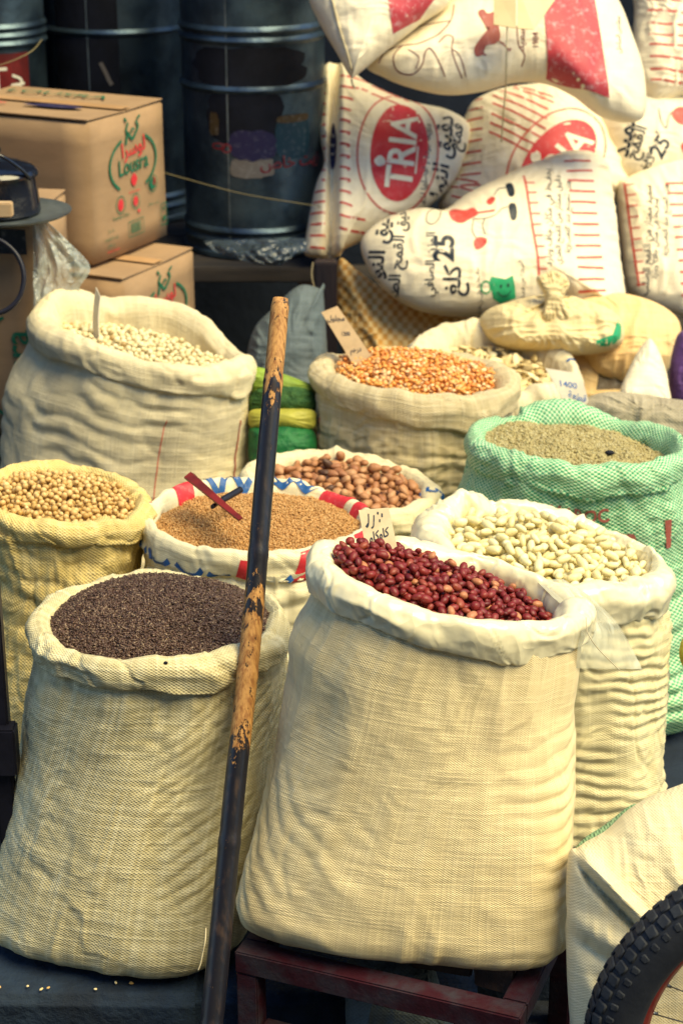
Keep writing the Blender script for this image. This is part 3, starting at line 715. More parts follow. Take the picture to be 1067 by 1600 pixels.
bm = bmesh.new(); add_box(bm, (0, -2.6, 2.9), (14, .3, 6.2)); o = bm_obj('sky_blocking_wall', bm, None, M['wall']); tag(o, 'unseen dark house wall added across the street to block low sky', 'house')  # added behind the camera so the lower parts get less sky
def bench(name, label, x0, x1, y0, y1, ztop, th, mat, legs, zleg=.04):
    r = empty(name, ((x0 + x1) / 2, (y0 + y1) / 2, zleg), label, 'table')
    n = max(2, int(round((y1 - y0) / .22))); dy = (y1 - y0) / n
    for i in range(n):
        bm = bmesh.new(); add_box(bm, ((x0 + x1) / 2, y0 + dy * (i + .5), ztop - th / 2), (x1 - x0, dy - .008, th)); bm_obj('plank', bm, r, M[mat], False, .004)
    for x, y in legs:
        bm = bmesh.new(); add_box(bm, (x, y, (ztop - th + zleg) / 2), (.075, .075, ztop - th - zleg)); bm_obj('leg', bm, r, M['dark_wood'], False, .004)
    return r
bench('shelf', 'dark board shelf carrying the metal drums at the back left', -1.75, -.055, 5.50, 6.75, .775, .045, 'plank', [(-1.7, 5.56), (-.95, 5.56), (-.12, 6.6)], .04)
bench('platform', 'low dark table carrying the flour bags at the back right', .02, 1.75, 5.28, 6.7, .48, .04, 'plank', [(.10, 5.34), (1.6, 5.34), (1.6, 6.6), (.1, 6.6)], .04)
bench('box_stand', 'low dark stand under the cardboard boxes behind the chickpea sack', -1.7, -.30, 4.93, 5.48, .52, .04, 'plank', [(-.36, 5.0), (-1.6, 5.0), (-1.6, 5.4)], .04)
# post between shelf and bags
a, b = W(509, 395, 5.45), W(509, 640, 5.2)
bm = bmesh.new(); add_box(bm, (a[0], a[1], .44), (.066, .06, .80)); o = bm_obj('wooden_post', bm, None, M['dark_wood'], False, .004)
tag(o, 'dark red-brown wooden post standing left of the corn sack and orange netted bag', 'post')
# near post on the left edge of the view
a = WY(2, 1000, 3.12)
bm = bmesh.new(); add_box(bm, (a[0] - .012, 3.12, .62), (.034, .03, 1.30)); add_box(bm, (a[0] - .004, 3.105, .46), (.046, .045, .10))
o = bm_obj('metal_post', bm, None, M['black_metal'], False, .004); tag(o, 'thin dark metal post standing at the left beside the soybean sack', 'post')

# ------------------------------------------------------------------ drums
def drum(px, t, ybot, rpx, top, label, ribs):
    r = rpx * t / FPX; yd = W(px, ybot, t)[1]; x = W(px, ybot, t)[0]; z0 = .777
    root = empty('metal_drum', (x, yd, z0), label, 'drum', 'metal drums on the shelf')
    prof = [(0, z0 + .012), (r * .96, z0 + .012), (r * .985, z0), (r + .006, z0 + .004), (r + .006, z0 + .016), (r, z0 + .022)]
    for z in ribs: prof += [(r, z - .013), (r + .004, z - .009), (r + .0085, z), (r + .004, z + .009), (r, z + .013)]
    prof += [(r, top - .02), (r + .006, top - .012), (r + .006, top), (r - .004, top), (r - .01, top - .02), (0, top - .02)]
    prof = [(max(a, .0001), b - 0) for a, b in prof]
    lathe(prof, 72, 'drum_shell', root, M['steel'], Matrix.Translation((x, yd, 0)))
    def fn(u, z):     # u: metres round the front, z: height
        q = -PI / 2 + u / r; n = Vector((math.cos(q), math.sin(q), 0)); return Vector((x, yd, z)) + n * r, n
    # standing seam
    project('seam', ([[-.10 * 1, z0 + .03], [-.094, z0 + .03], [-.094, top - .03], [-.10, top - .03]] if False else np.array([[-.072, z0 + .03], [-.067, z0 + .03], [-.067, top - .03], [-.072, top - .03]]), [(0, 1, 2, 3)]), fn, .06, root, M['galv'], .0035)
    return root, fn, r
r1, f1, rr1 = drum(400, 5.9, 352, 108, 1.75, 'large grey metal drum with torn paper label left of the flour bags', [.83, .862, 1.292, 1.435, 1.465])
def rag(cx, cz, wx, wz, s, n=36, jag=.16, square=3.5):
    q = np.linspace(0, 2 * PI, n, endpoint=False); c_, s_ = np.cos(q), np.sin(q); k = (np.abs(c_) ** square + np.abs(s_) ** square) ** (-1 / square)
    k = k * (1 + jag * fbm(c_ * 3, s_ * 3, s * 1.7, s, 3)); return blob(list(zip(cx + wx * k * c_, cz + wz * k * s_)), n, 4, False)
lw = lambda nm, g, f, rt, mt, off: project(nm, g, f, .02, rt, M[mat_] if False else M[mt], off)
lw('soot_patch', rag(-.02, 1.21, .125, .085, 3), f1, r1, 'soot', .0012); lw('soot_patch', rag(.0, 1.36, .19, .06, 4), f1, r1, 'soot', .0012)
lw('paper_label', rag(.002, 1.062, .066, .030, 5, jag=.2), f1, r1, 'old_paper', .0024); lw('violet_label', rag(.005, 1.13, .072, .045, 6), f1, r1, 'violet_ink', .0036)
lw('teal_label', rag(.135, 1.15, .062, .068, 8, jag=.05), f1, r1, 'teal_ink', .0026)
lw('ochre_band', rag(.135, 1.205, .058, .012, 9, jag=.05), f1, r1, 'ochre_ink', .0036)
lw('ochre_mark', rag(-.115, 1.19, .016, .035, 10), f1, r1, 'ochre_ink', .0036)
project('red_lettering', xf(text2d(ar('زيت خاص'), .052, .012), 0, (.135, 1.075)), f1, .02, r1, M['old_red'], .0044)
project('label_mark', ring((-.075, 1.12), .014, .012, .006), f1, .02, r1, M['old_red'], .0048)
project('label_mark', ring((-.100, 1.125), .020, .008, .005), f1, .02, r1, M['old_red'], .0048)
r2, f2, rr2 = drum(196, 6.35, 330, 108, 1.9, 'grey metal drum with a square black patch behind the large cardboard box', [.83, 1.40, .862])
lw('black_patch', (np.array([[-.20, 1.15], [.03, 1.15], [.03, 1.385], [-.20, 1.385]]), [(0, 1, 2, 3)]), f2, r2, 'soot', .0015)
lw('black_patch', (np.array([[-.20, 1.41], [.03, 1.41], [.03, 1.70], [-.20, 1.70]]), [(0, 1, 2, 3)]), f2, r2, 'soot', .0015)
lw('pale_scratch', stroke([(-.03, 1.31), (-.015, 1.28), (-.005, 1.255), (.004, 1.24)], .013), f2, r2, 'old_paper', .003)
r3, f3, rr3 = drum(4, 6.0, 330, 82, 1.9, 'small metal drum with red label at the upper left corner', [1.40, 1.425, 1.45, .83])
lw('red_label', (np.array([[-.14, 1.10], [.15, 1.10], [.15, 1.375], [-.14, 1.375]]), [(0, 1, 2, 3)]), f3, r3, 'red_metal', .0015)
project('label_lettering', join2([line((.045, 1.20), (.045, 1.33), .010), line((.02, 1.33), (.075, 1.33), .010), stroke([(.09, 1.25), (.12, 1.29), (.09, 1.31)], .008), line((.085, 1.28), (.13, 1.282), .008)]), f3, .02, r3, M['white_ink'], .003)
project('label_lettering', blob([(-.1, 1.165), (-.03, 1.175), (0, 1.20), (.02, 1.175), (.06, 1.19), (.09, 1.17), (.14, 1.19), (.14, 1.16), (.02, 1.155), (-.1, 1.15)], 40), f3, .02, r3, M['white_ink'], .003)
# string hanging across the drums
P = crom([W(250, 268, 5.55), W(300, 282, 5.52), W(380, 303, 5.5), W(470, 318, 5.5), W(500, 322, 5.6)], 30)
tag(tube(P, .0016, 6, 'string', None, M['string']), 'thin slack string stretched in front of the large metal drum', 'string')
P = crom([W(-10, 105, 5.4), W(20, 95, 5.4), W(50, 80, 5.42), W(66, 62, 5.5)], 20)
tag(tube(P, .0016, 6, 'wire', None, M['string']), 'thin curved wire over the red label at upper left', 'wire')

# ------------------------------------------------------------------ cardboard boxes
def carton(label, c0, e1, L1, L2, z0, z1, group='cardboard boxes of the same brand'):
    e1 = Vector((*e1, 0)).normalized(); e2 = Vector((-e1.y, e1.x, 0)); c0 = Vector((*c0, 0)); up = Vector((0, 0, 1))
    r = empty('cardboard_box', (c0.x, c0.y, z0), label, 'box', group); cen = c0 + e1 * L1 / 2 + e2 * L2 / 2
    rot = Matrix((e1, e2, up)).transposed()
    bm = bmesh.new(); add_box(bm, (cen.x, cen.y, (z0 + z1) / 2 - .002), (L1, L2, z1 - z0 - .004), rot); bmesh.ops.subdivide_edges(bm, edges=bm.edges[:], cuts=5, use_grid_fill=True)
    bmesh.ops.bevel(bm, geom=[e for e in bm.edges if e.calc_face_angle(0) > 1], offset=.004, segments=2, affect='EDGES')
    for v in bm.verts: v.co += Vector([.0028 * float(vn(v.co.x * 6, v.co.y * 6, v.co.z * 6, k)) for k in (1, 2, 3)])
    bm_obj('box_body', bm, r, M['carton'], True)
    for s in (0, 1):       # two top flaps meeting over the middle
        w_ = L1 / 2 - .002; q = c0 + e1 * (w_ / 2 + s * (L1 / 2 + .001) ) + e2 * L2 / 2
        bm = bmesh.new(); add_box(bm, (q.x, q.y, z1 + .0025), (w_, L2 - .002, .004), rot @ Matrix.Rotation(R((1.2, -1.0)[s]), 3, 'Y')); bm_obj('flap', bm, r, M['carton'], False, .001)
    q = c0 + e1 * L1 / 2 + e2 * L2 / 2
    bm = bmesh.new(); add_box(bm, (q.x, q.y, z1 + .0085), (.05, L2 - .004, .0006), rot); bm_obj('tape', bm, r, M['tape'])
    fr = lambda x, y: (c0 + e1 * x + up * (z0 + y), -e2)         # face along e1 (right face), x from the near corner
    fl = lambda x, y: (c0 + e2 * x + up * (z0 + y), -e1)
    ft = lambda x, y: (c0 + e1 * x + e2 * y + up * (z1 + .0055), up)
    return r, fr, fl, ft
def brand(r, fn, W_, H_):
    """print on the narrow face: W_ x H_ metres"""
    p = lambda n, gs, m: project(n, join2([(np.asarray(v) * np.array([W_, H_]), f) for v, f in gs]), fn, .03, r, M[m], .0045).__setitem__('kind', 'stuff')
    T = lambda s, sz, at, rot=0, b=.0, sx=1: xf(text2d(s, sz, b), rot, at, sx * H_ / W_)
    arcs = [ring((.55, .63), .31, .20, .022, 0, 118, 232), ring((.55, .63), .31, .20, .022, 0, -60, 58)]
    fig = [stroke([(.50, .92), (.47, .87), (.50, .84), (.55, .80), (.60, .84), (.63, .88), (.60, .92)], .022), stroke([(.49, .86), (.47, .80), (.46, .77)], .024), stroke([(.53, .84), (.55, .87), (.58, .86)], .015), stroke([(.62, .93), (.66, .95)], .02), stroke([(.48, .93), (.45, .96)], .02)]
    p('green_print', arcs + fig + [T('Lousra', .158, (.55, .615), 2, .016, .92), T('Premium Olive', .036, (.36, .275), 0, .006), oval((.80, .435), .045, .045)], 'green_ink')
    p('red_print', [T(ar('لوسرا'), .15, (.56, .735), 4, .012), blob([(.55, .555), (.59, .515), (.575, .475), (.55, .462), (.525, .475), (.51, .515)], 24), T('la bonne huile', .026, (.55, .425), 0, .004), oval((.36, .36), .035, .042), oval((.56, .35), .03, .035), oval((.82, .445), .02, .03), T('★ ★ ★ ★ ★', .026, (.24, .055), 0, .002), T('♥', .03, (.60, .27))], 'red_ink')
    bars = [line((.48 + i * .0135, .125), (.48 + i * .0135, .20), .003 + .004 * ((i * 7) % 3)) for i in range(11)]
    fr_ = [line((.45, .105), (.66, .105), .005), line((.45, .215), (.66, .215), .005), line((.452, .105), (.452, .215), .005), line((.658, .105), (.658, .215), .005)]
    fr2 = [line((.90, .10), (.99, .10), .006), line((.90, .26), (.99, .26), .006), line((.902, .10), (.902, .26), .006), line((.988, .10), (.988, .26), .006), stroke([(.945, .13), (.945, .17)], .03), stroke([(.93, .24), (.945, .21), (.96, .24)], .01)]
    p('black_print', bars + fr_ + fr2 + [T('12 x 1L', .03, (.22, .20), 0, .004), T(ar('زيت المائدة'), .035, (.22, .15), 0, .004), T(ar('من انتاج'), .03, (.22, .10), 0, .004), T(ar('زيت ممتاز'), .036, (.80, .29), 0, .004), ring((.36, .36), .06, .062, .006), ring((.56, .35), .055, .055, .006), ring((.80, .435), .065, .062, .006)], 'green_ink')
cA = (-.684, 5.03); e = (.172, .35)
bxA, fr, fl, ft = carton('large cardboard box with green and red oil brand print on top of another box', cA, e, .39, .52, .905, 1.300)
brand(bxA, fr, .39, .395)
project('green_print', join2([xf(text2d('LOUSRA', .062, .004), 0, (0, 0), 1.5)]), lambda x, y: ft(.30 + y, .30 - x), .02, bxA, M['green_ink'], .006)
project('violet_mark', blob([(-.085, -.02), (-.03, .018), (.06, .022), (.10, -.005), (.03, -.028)], 30), lambda x, y: ft(.13 + y, .20 - x), .02, bxA, M['violet_ink'], .006)
project('red_print', join2([xf(text2d('Huile', .04, .003), 0, (0, 0), 1.4)]), lambda x, y: ft(.11 + y, .40 - x), .02, bxA, M['red_ink'], .006)
bxB, fr, fl, ft = carton('lower cardboard box partly hidden behind the rim of the chickpea sack', (-.596, 4.93), (.165, .35), .39, .52, .522, .888)
brand(bxB, fr, .39, .366)
bxC, fr, fl, ft = carton('upright cardboard box at the left edge below the black pot', (-.790, 4.69), (.05, .33), .30, .40, .522, 1.122, 'single cardboard box at the left')
bxC['label'] = 'upright cardboard box at the left edge below the black pot'
g = [xf(text2d('Lousra', .10, .008), 90, (.24, .16)), xf(text2d('PREMIUM', .04, .004), 90, (.12, .28)), ring((.22, .19), .085, .14, .008, 0, 100, 250), xf(text2d('OLIVE', .03, .003), 0, (.12, .34)), xf(text2d('12 x 1L', .03, .003), 90, (.06, .38))]
project('green_print', join2([(np.asarray(v) * 1.0, f) for v, f in g]), lambda x, y: fl(.40 - (.40 - x) if False else .30 - x, y), .03, bxC, M['green_ink'], .0045)
project('black_label', (np.array([[.0, .50], [.10, .50], [.10, .565], [.0, .565]]) + np.array([.02, 0]), [(0, 1, 2, 3)]), fl, .03, bxC, M['black_ink'], .005)
# floor under the left box is the stand top, extended by a second small stand
bench('box_stand', 'second low stand under the upright box at the left edge', -1.75, -.72, 4.62, 4.92, .52, .04, 'plank', [(-1.1, 4.7)], .04)

# black pot on a metal tray, with looped handle
C = W(12, 336, 4.72); C[2] = 1.131
tr = empty('metal_tray', tuple(C), 'round grey metal tray lying on the upright box at the left edge', 'tray')
tp = [(.0001, .000), (.135, .000), (.150, .004), (.162, .010), (.163, .013), (.150, .008), (.134, .005), (.0001, .005)]
lathe(tp, 64, 'tray_plate', tr, M['tray'], Matrix.Translation(C))
pt = empty('cooking_pot', (C[0] - .02, C[1], C[2] + .006), 'glossy black domed pot standing on the metal tray', 'pot')
Mx = Matrix.Translation((C[0] - .022, C[1], C[2] + .007))
lathe([(.0001, 0), (.102, 0), (.108, .006), (.104, .05), (.100, .092), (.101, .098)], 56, 'pot_body', pt, M['enamel'], Mx)
lathe([(.108, .098), (.109, .104), (.104, .112), (.09, .122), (.05, .134), (.012, .139), (.010, .152), (.018, .156), (.016, .165), (.0001, .167)], 56, 'lid', pt, M['enamel'], Mx)
tube(crom([C + np.array(a) for a in [(-.10, -.09, .10), (-.06, -.105, .165), (.0, -.10, .175), (.05, -.08, .14), (.075, -.06, .105)]], 24), .005, 8, 'handle', pt, M['enamel'])
bm = bmesh.new(); q = W(6, 327, 4.55); add_box(bm, q, (.045, .03, .036)); tag(bm_obj('wood_block', bm, None, M['card'], False, .003), 'small pale wood block on the tray before the black pot', 'block')
bm_ = None
P = crom([W(-20, 372, 4.5), W(5, 378, 4.5), W(28, 400, 4.5), W(38, 432, 4.5), W(30, 466, 4.5), W(8, 486, 4.5), W(-20, 492, 4.5)], 40)
tag(tube(P, .0062, 10, 'cable_loop', None, M['black_metal']), 'dark curved metal hoop hanging before the upright box at the left', 'hoop')

# ================================================================== sacks
sk = {}
s = sk['chick'] = open_sack('big dirty white sack full of pale chickpeas at the back left', (226, 524, 4.70, 163), [(610, 16, 397), (660, 12, 394), (720, 8, 390), (800, 4, 382)], 4.50, .047, .24,
    'chick_cloth', tilt=(-.24, .0), cw=.030, ch=.062, ryf=.80, seed=4, bumps=[(75, 35, .045), (150, 25, .03), (30, 18, -.03), (250, 30, .01), (340, 20, .015)], folds=[(320, 25, .3, .35), (200, 25, .25, .1), (60, 30, -.25, -.2)],
    wr=.006, fine=.001, cwr=.009, ripple=[(265, 60, .050, .0035, .3, .78, .04), (190, 40, .055, .005, .5, .85, .06)])
s = sk['corn'] = open_sack('greyish beige sack full of orange corn kernels in the back row', (648, 580, 4.75, 150), [(640, 492, 806), (680, 490, 806), (760, 484, 800)], 4.54, .047, .25,
    'corn_cloth', tilt=(-.10, 0), cw=.036, ch=.062, ryf=.80, seed=12, bumps=[(130, 25, -.02), (20, 30, .015)], folds=[(300, 30, .2, .25)], wr=.010, fine=.0035, cwr=.009, ripple=[(300, 60, .035, .005, .2, .62, .0)])
s = sk['seeds'] = open_sack('white printed sack of flat pumpkin seeds behind the corn sack', (775, 562, 5.13, 124), [(640, 655, 900), (700, 655, 900)], 4.86, .047, .22,
    'seed_cloth', tilt=(-.12, .14), cw=.036, ch=.085, ryf=.86, seed=15, bumps=[(80, 45, .03)], wr=.008, cwr=.012)
s = sk['green'] = open_sack('green and white woven sack full of grey-green coriander seed', (903, 682, 4.35, 168), [(790, 708, 1092), (860, 706, 1095), (960, 712, 1095), (1060, 722, 1090), (1160, 735, 1085)], 4.08, .047, .25,
    'green_cloth', tilt=(-.05, 0), cw=.028, ch=.058, ryf=.82, seed=18, bumps=[(95, 22, .015), (125, 12, -.02), (60, 14, -.02)], folds=[(95, 22, .9, .6), (270, 40, .05, .1), (60, 12, -.3, 0)], wr=.010, cwr=.011, ripple=[(330, 40, .05, .008, .1, .45, -.05)])
s = sk['nuts'] = open_sack('white sack full of brown almonds behind the red and blue printed sack', (532, 752, 4.40, 148), [(820, 385, 682), (900, 390, 680)], 4.08, .047, .22,
    'nut_cloth', tilt=(-.10, 0), cw=.026, ch=.058, ryf=.80, seed=22, bumps=[(90, 30, .01), (345, 14, -.01)], wr=.008, cwr=.009)
s = sk['soy'] = open_sack('coarse yellowish sack full of round soybeans at the left', (98, 772, 3.95, 132), [(880, -8, 216), (960, -10, 210), (1060, -6, 205), (1180, -2, 205)], 3.66, .047, .19,
    'soy_cloth', tilt=(-.12, 0), cw=.024, ch=.048, ryf=.92, seed=25, bumps=[(300, 30, .0)], wr=.012, cwr=.009, ripple=[(280, 60, .06, .006, .4, .8, .04)])
s = sk['bulgur'] = open_sack('white sack with red and blue print full of cracked brown wheat', (404, 806, 3.95, 176), [(900, 232, 580), (1000, 240, 575)], 3.64, .047, .21,
    'bulgur_cloth', tilt=(-.03, .05), cw=.017, ch=.060, ryf=.80, seed=28, bumps=[(30, 30, -.012), (150, 30, .01), (320, 30, .01)], folds=[(90, 50, .2, .3)], wr=.008, cwr=.008, ripple=[(270, 60, .05, .006, .3, .75, .02)])
s = sk['bean'] = open_sack('ribbed white sack with plastic liner full of white beans at the right', (850, 850, 3.88, 184), [(960, 668, 1045), (1040, 672, 1043), (1120, 680, 1034), (1200, 690, 1028), (1290, 700, 1020)], 3.56, .047, .22,
    'bean_cloth', 'liner', tilt=(-.16, 0), cw=.030, ch=.066, ryf=.80, seed=37, nu=400, bumps=[(135, 20, .03), (45, 25, -.01)], folds=[(330, 30, .3, .3), (180, 30, .2, .3)], wr=.009, cwr=.013, ripple=[(330, 75, .028, .0042, .05, .62, .03)])
s = sk['flax'] = open_sack('tall white woven sack full of dark brown flax seed at the front left', (250, 962, 3.50, 190), [(1060, 46, 446), (1120, 38, 440), (1200, 28, 434), (1280, 18, 426), (1350, 6, 416), (1440, -4, 402)], 3.155, .05, .235,
    'flax_cloth', tilt=(.0, .0), cw=.026, ch=.048, ryf=.86, seed=34, bumps=[(60, 25, -.018), (110, 20, .006), (345, 18, -.015)], folds=[(20, 20, -.3, .2), (300, 20, .15, .15), (60, 22, -.2, 0)], wr=.006, fine=.0012, cwr=.008,
    yaw=R(-14), sqb=3.2, nu=400, ripple=[(325, 42, .034, .0026, .22, .64, -.20), (215, 40, .05, .0014, .2, .5, .12)])
s = sk['peanut'] = open_sack('front white sack with plastic liner heaped with red peanuts', (702, 907, 3.26, 207), [(1020, 456, 908), (1060, 451, 904), (1110, 446, 900), (1180, 430, 895), (1250, 412, 890), (1320, 392, 888), (1380, 376, 886), (1450, 366, 884)], 2.885, .21, .155,
    'peanut_cloth', 'liner', tilt=(-.20, .0), cw=.027, ch=.053, ryf=.62, seed=40, bumps=[(170, 25, .012), (350, 15, .015), (60, 30, .0), (270, 25, -.006)], folds=[(350, 18, .5, .25), (285, 26, .1, .22), (190, 25, .1, .1), (60, 30, -.35, -.1)], wr=.0065, fine=.0008, cwr=.0065,
    yaw=R(-11), sqb=4.2, nu=400, ripple=[(205, 34, .044, .0026, .24, .52, .22), (335, 26, .034, .0030, .26, .66, -.02)])
for k_ in ('peanut',): pass

# prints and stitching on the sacks
def q_(n, gs, s, mat, on='Q', off=.0016, ml=None, label=None):
    P_, N_ = (s.Q, s.QN) if on == 'Q' else (s.P, s.PN)
    for g in gs: project(n, g, on_grid(P_, N_), ml or 3, s.cuff if on == 'Q' else s.body, M[mat], off, label)
def qb(a0, a1, v0, v1, jit=0): # patch on the cuff, degrees x fraction; subdivided
    n = 14; a = np.linspace(a0, a1, n); V = []; F = []
    for i, x in enumerate(a):
        for j in range(8):
            y = v0 + (v1 - v0) * j / 7; V.append((x + jit * (j - 3.5) / 7, y))
    for i in range(n - 1):
        for j in range(7): A = i * 8 + j; F.append((A, A + 8, A + 9, A + 1))
    return np.array(V, float), F
B_ = sk['bulgur']; cs = lambda pts, w_, nn=60: None
def cstroke(pts, wd_deg, wd_v, n=60):
    P = crom(pts, n); T = np.gradient(P / np.array([12., .3]), axis=0); T /= np.linalg.norm(T, axis=1, keepdims=True) + 1e-9
    Nn = np.stack([-T[:, 1] * wd_deg / 2, T[:, 0] * wd_v / 2], -1); m = len(P)
    return np.concatenate([P + Nn, P - Nn]), [(i, i + 1, m + i + 1, m + i) for i in range(m - 1)]
q_('red_print', [qb(165, 190, .22, .60, 5), qb(132, 146, .50, .80, 3), qb(262, 274, .22, .46, 3), qb(290, 316, .14, .52, 6), qb(326, 344, .20, .55, 4), qb(34, 54, .50, .80, 6), qb(18, 28, .50, .75)], B_, 'red_ink')
q_('blue_print', [cstroke([(122, .52), (116, .74), (111, .60), (106, .54), (101, .70), (96, .62)], 3.4, .07), cstroke([(86, .58), (78, .66), (72, .58), (64, .66), (58, .58)], 3.2, .07),
    cstroke([(190, .46), (192, .38), (196, .28), (202, .24), (206, .30)], 3, .06), cstroke([(209, .34), (213, .24), (220, .22), (225, .30)], 3, .06), cstroke([(229, .30), (234, .22), (240, .24), (244, .32)], 3, .06), cstroke([(247, .28), (252, .2), (258, .23)], 3, .06), cstroke([(277, .20), (283, .20), (288, .27)], 3, .07)], B_, 'blue_ink', off=.002)
q_('small_lettering', [xf(text2d('FL', 1), 0, (303, .30), 4.5, .20)], B_, 'white_ink', off=.0026, ml=2)
q_('red_print', [oval((80, .78), 2.6, .03), oval((86, .76), 2.2, .025)], B_, 'red_ink', off=.002)
S_ = sk['seeds']; q_('faded_print', [cstroke([(100, .62), (85, .72), (70, .60), (60, .68)], 4, .10)], S_, 'maroon_ink'); q_('faded_print', [cstroke([(55, .55), (40, .66), (30, .52)], 3, .08), cstroke([(20, .35), (14, .5), (10, .62)], 2, .04)], S_, 'blue_ink')
N_s = sk['nuts']; q_('blue_stripe', [qb(352, 356, .15, .7, 2)], N_s, 'blue_ink')
G_ = sk['green']
q_('red_lettering', [xf(text2d('1', 1, .03), 0, (309, .80), 20, .15), xf(text2d('n', 1, .02), 0, (289, .80), 16, .13), xf(text2d('o', 1, .02), 0, (279, .79), 14, .12), xf(text2d('h', 1, .03), 0, (238, .81), 12, .10),
    xf(text2d('MAROC', 1, .02), 0, (266, .895), 8, .07)], G_, 'maroon_ink', on='P', off=.003, ml=2)
C_ = sk['chick']
q_('red_stitching', [cstroke([(333, .86), (330, .75), (328, .6), (324, .5), (318, .42)], 1.0, .01)], C_, 'maroon_ink', on='P', off=.003)
q_('pale_seam', [cstroke([(288, .88), (287, .7), (286, .5), (285, .3)], .45, .006)], C_, 'pale_red_ink', on='P', off=.001)
K_ = sk['corn']; q_('red_thread', [cstroke([(205, .9), (206, .75), (207, .6), (207, .4)], .5, .006)], K_, 'pale_red_ink', on='P', off=.001)
# loose thread ends
def thread(pts, lab, rad=.0014, mat='thread', parent=None):
    o = tube(crom(pts, 26), rad, 6, 'loose_thread', parent, M[mat])
    if parent is None: tag(o, lab, 'thread')
    return o
thread([W(322, 1450, 3.24), W(321, 1470, 3.22), W(317, 1490, 3.22), W(314, 1505, 3.22), W(310, 1516, 3.22)], '', .0012, parent=sk['flax'].root)
thread([W(915, 965, 3.22), W(918, 990, 3.2), W(935, 1015, 3.2), W(955, 1035, 3.2), W(968, 1048, 3.2)], '', .0009, parent=sk['peanut'].root)
for i in range(7):
    a = 262 + i * 3.2 + rng.uniform(-1, 1); p, n = on_grid(sk['soy'].Q, sk['soy'].QN)(a, .03); p = np.array(p)
    thread([p, p + [0, -.004, -.012], p + [rng.uniform(-.006, .006), -.006, -.02 - rng.uniform(0, .016)]], '', .0010, parent=sk['soy'].root)

# hanging plastic sheet of the liner, right of the front sack
def sheet(name, rows, t0, parent, mat, label=None, wr=.006, nu=30, nv=24, seed=3):
    """rows: left and right edge points from top to bottom"""
    L = crom([r[0] for r in rows], nv); Rr = crom([r[1] for r in rows], nv); V = []
    u = np.linspace(0, 1, nu)[:, None, None]; P2 = L[None] * (1 - u) + Rr[None] * u
    P = np.zeros((nu, nv, 3))
    for i in range(nu):
        for j in range(nv):
            x, y, t = P2[i, j]; P[i, j] = W(x, y, t) + CN * wr * float(fbm(i * .22, j * .12, seed, seed, 3)) * 1.5
    return link(name, grid_mesh(name, P, np.linspace(0, .3, nu)[:, None] * np.ones(nv)[None], np.linspace(0, .3, nv)[None] * np.ones(nu)[:, None], False), parent, M[mat])
sheet('liner_sheet', [((835, 905, 3.36), (880, 905, 3.42)), ((860, 930, 3.30), (925, 935, 3.42)), ((905, 975, 3.22), (965, 975, 3.43)), ((902, 1015, 3.22), (990, 1020, 3.44)), ((900, 1044, 3.24), (1003, 1046, 3.44))], 3.3, sk['peanut'].root, 'sheet')
sheet('clear_plastic_bag', [((52, 338, 4.72), (70, 342, 4.72)), ((52, 380, 4.72), (105, 375, 4.74)), ((52, 420, 4.72), (140, 415, 4.78)), ((52, 450, 4.72), (125, 450, 4.8)), ((52, 490, 4.72), (118, 485, 4.8))], 4.7, None, 'clear_bag', wr=.02)
tag(bpy.data.objects['clear_plastic_bag'], 'crumpled clear plastic bag hanging between the upright box and the large cardboard box', 'plastic bag')
sheet('plastic_sheet', [((318, 376, 5.50), (480, 372, 5.50)), ((335, 392, 5.46), (478, 388, 5.46)), ((372, 404, 5.45), (452, 404, 5.45)), ((400, 414, 5.45), (440, 414, 5.45))], 5.4, None, 'dark_sheet', wr=.02)
tag(bpy.data.objects['plastic_sheet'], 'dark crumpled plastic sheet hanging from the shelf edge under the large drum', 'plastic sheet')
# ================================================================== contents
fill_counted(sk['peanut'], 'peanut', 'red-skinned peanut in the heap filling the front sack with plastic liner', 'peanuts in the front sack', pile(sk['peanut'], .046, .036, (-.2, .1), seed=2, sl=-.12),
    .0138, 1900, 'peanut', (.0106, .0068, .0062), .45, cat='peanut', heap_label='dark red peanuts filling the front sack below its top layer')
fill_counted(sk['bean'], 'white_bean', 'pale cream bean in the heap filling the ribbed sack at the right', 'beans in the ribbed sack', pile(sk['bean'], .042, .045, (-.1, .25), seed=5),
    .0212, 720, 'bean', (.0162, .0092, .0082), .35, cat='bean', heap_label='cream white beans filling the ribbed sack')
fill_counted(sk['nuts'], 'almond', 'brown almond in the heap behind the red and blue printed sack', 'almonds in the white sack', pile(sk['nuts'], .040, .035, (.1, .3), seed=6),
    .0222, 620, 'drop', (.0166, .0104, .0090), .45, cat='almond', heap_label='brown almonds filling the white sack behind')
fill_counted(sk['soy'], 'soybean', 'round tan soybean in the heap at the left edge', 'soybeans in the coarse yellowish sack', pile(sk['soy'], .034, .040, (0, .2), seed=7),
    .0118, 1450, 'round', (.0064, .0059, .0059), .5, cat='soybean', nu=10, nv=6, heap_label='tan soybeans filling the coarse yellowish sack')
fill_counted(sk['chick'], 'chickpea', 'pale chickpea in the heap of the big dirty white sack', 'chickpeas in the big back sack', pile(sk['chick'], .066, .030, (-.1, .0), seed=8),
    .0140, 1800, 'chick', (.0080, .0073, .0072), .6, cat='chickpea', nu=9, nv=6, heap_label='pale chickpeas filling the big dirty white sack')
fill_counted(sk['corn'], 'corn_kernel', 'orange and yellow corn kernel heaped in the greyish beige sack', 'corn kernels in the back row', pile(sk['corn'], .024, .055, (.1, .1), seed=9),
    .0104, 2700, 'corn', (.0071, .0056, .0036), .7, cat='corn kernel', nu=8, nv=5, heap_label='orange corn kernels filling the greyish beige sack')
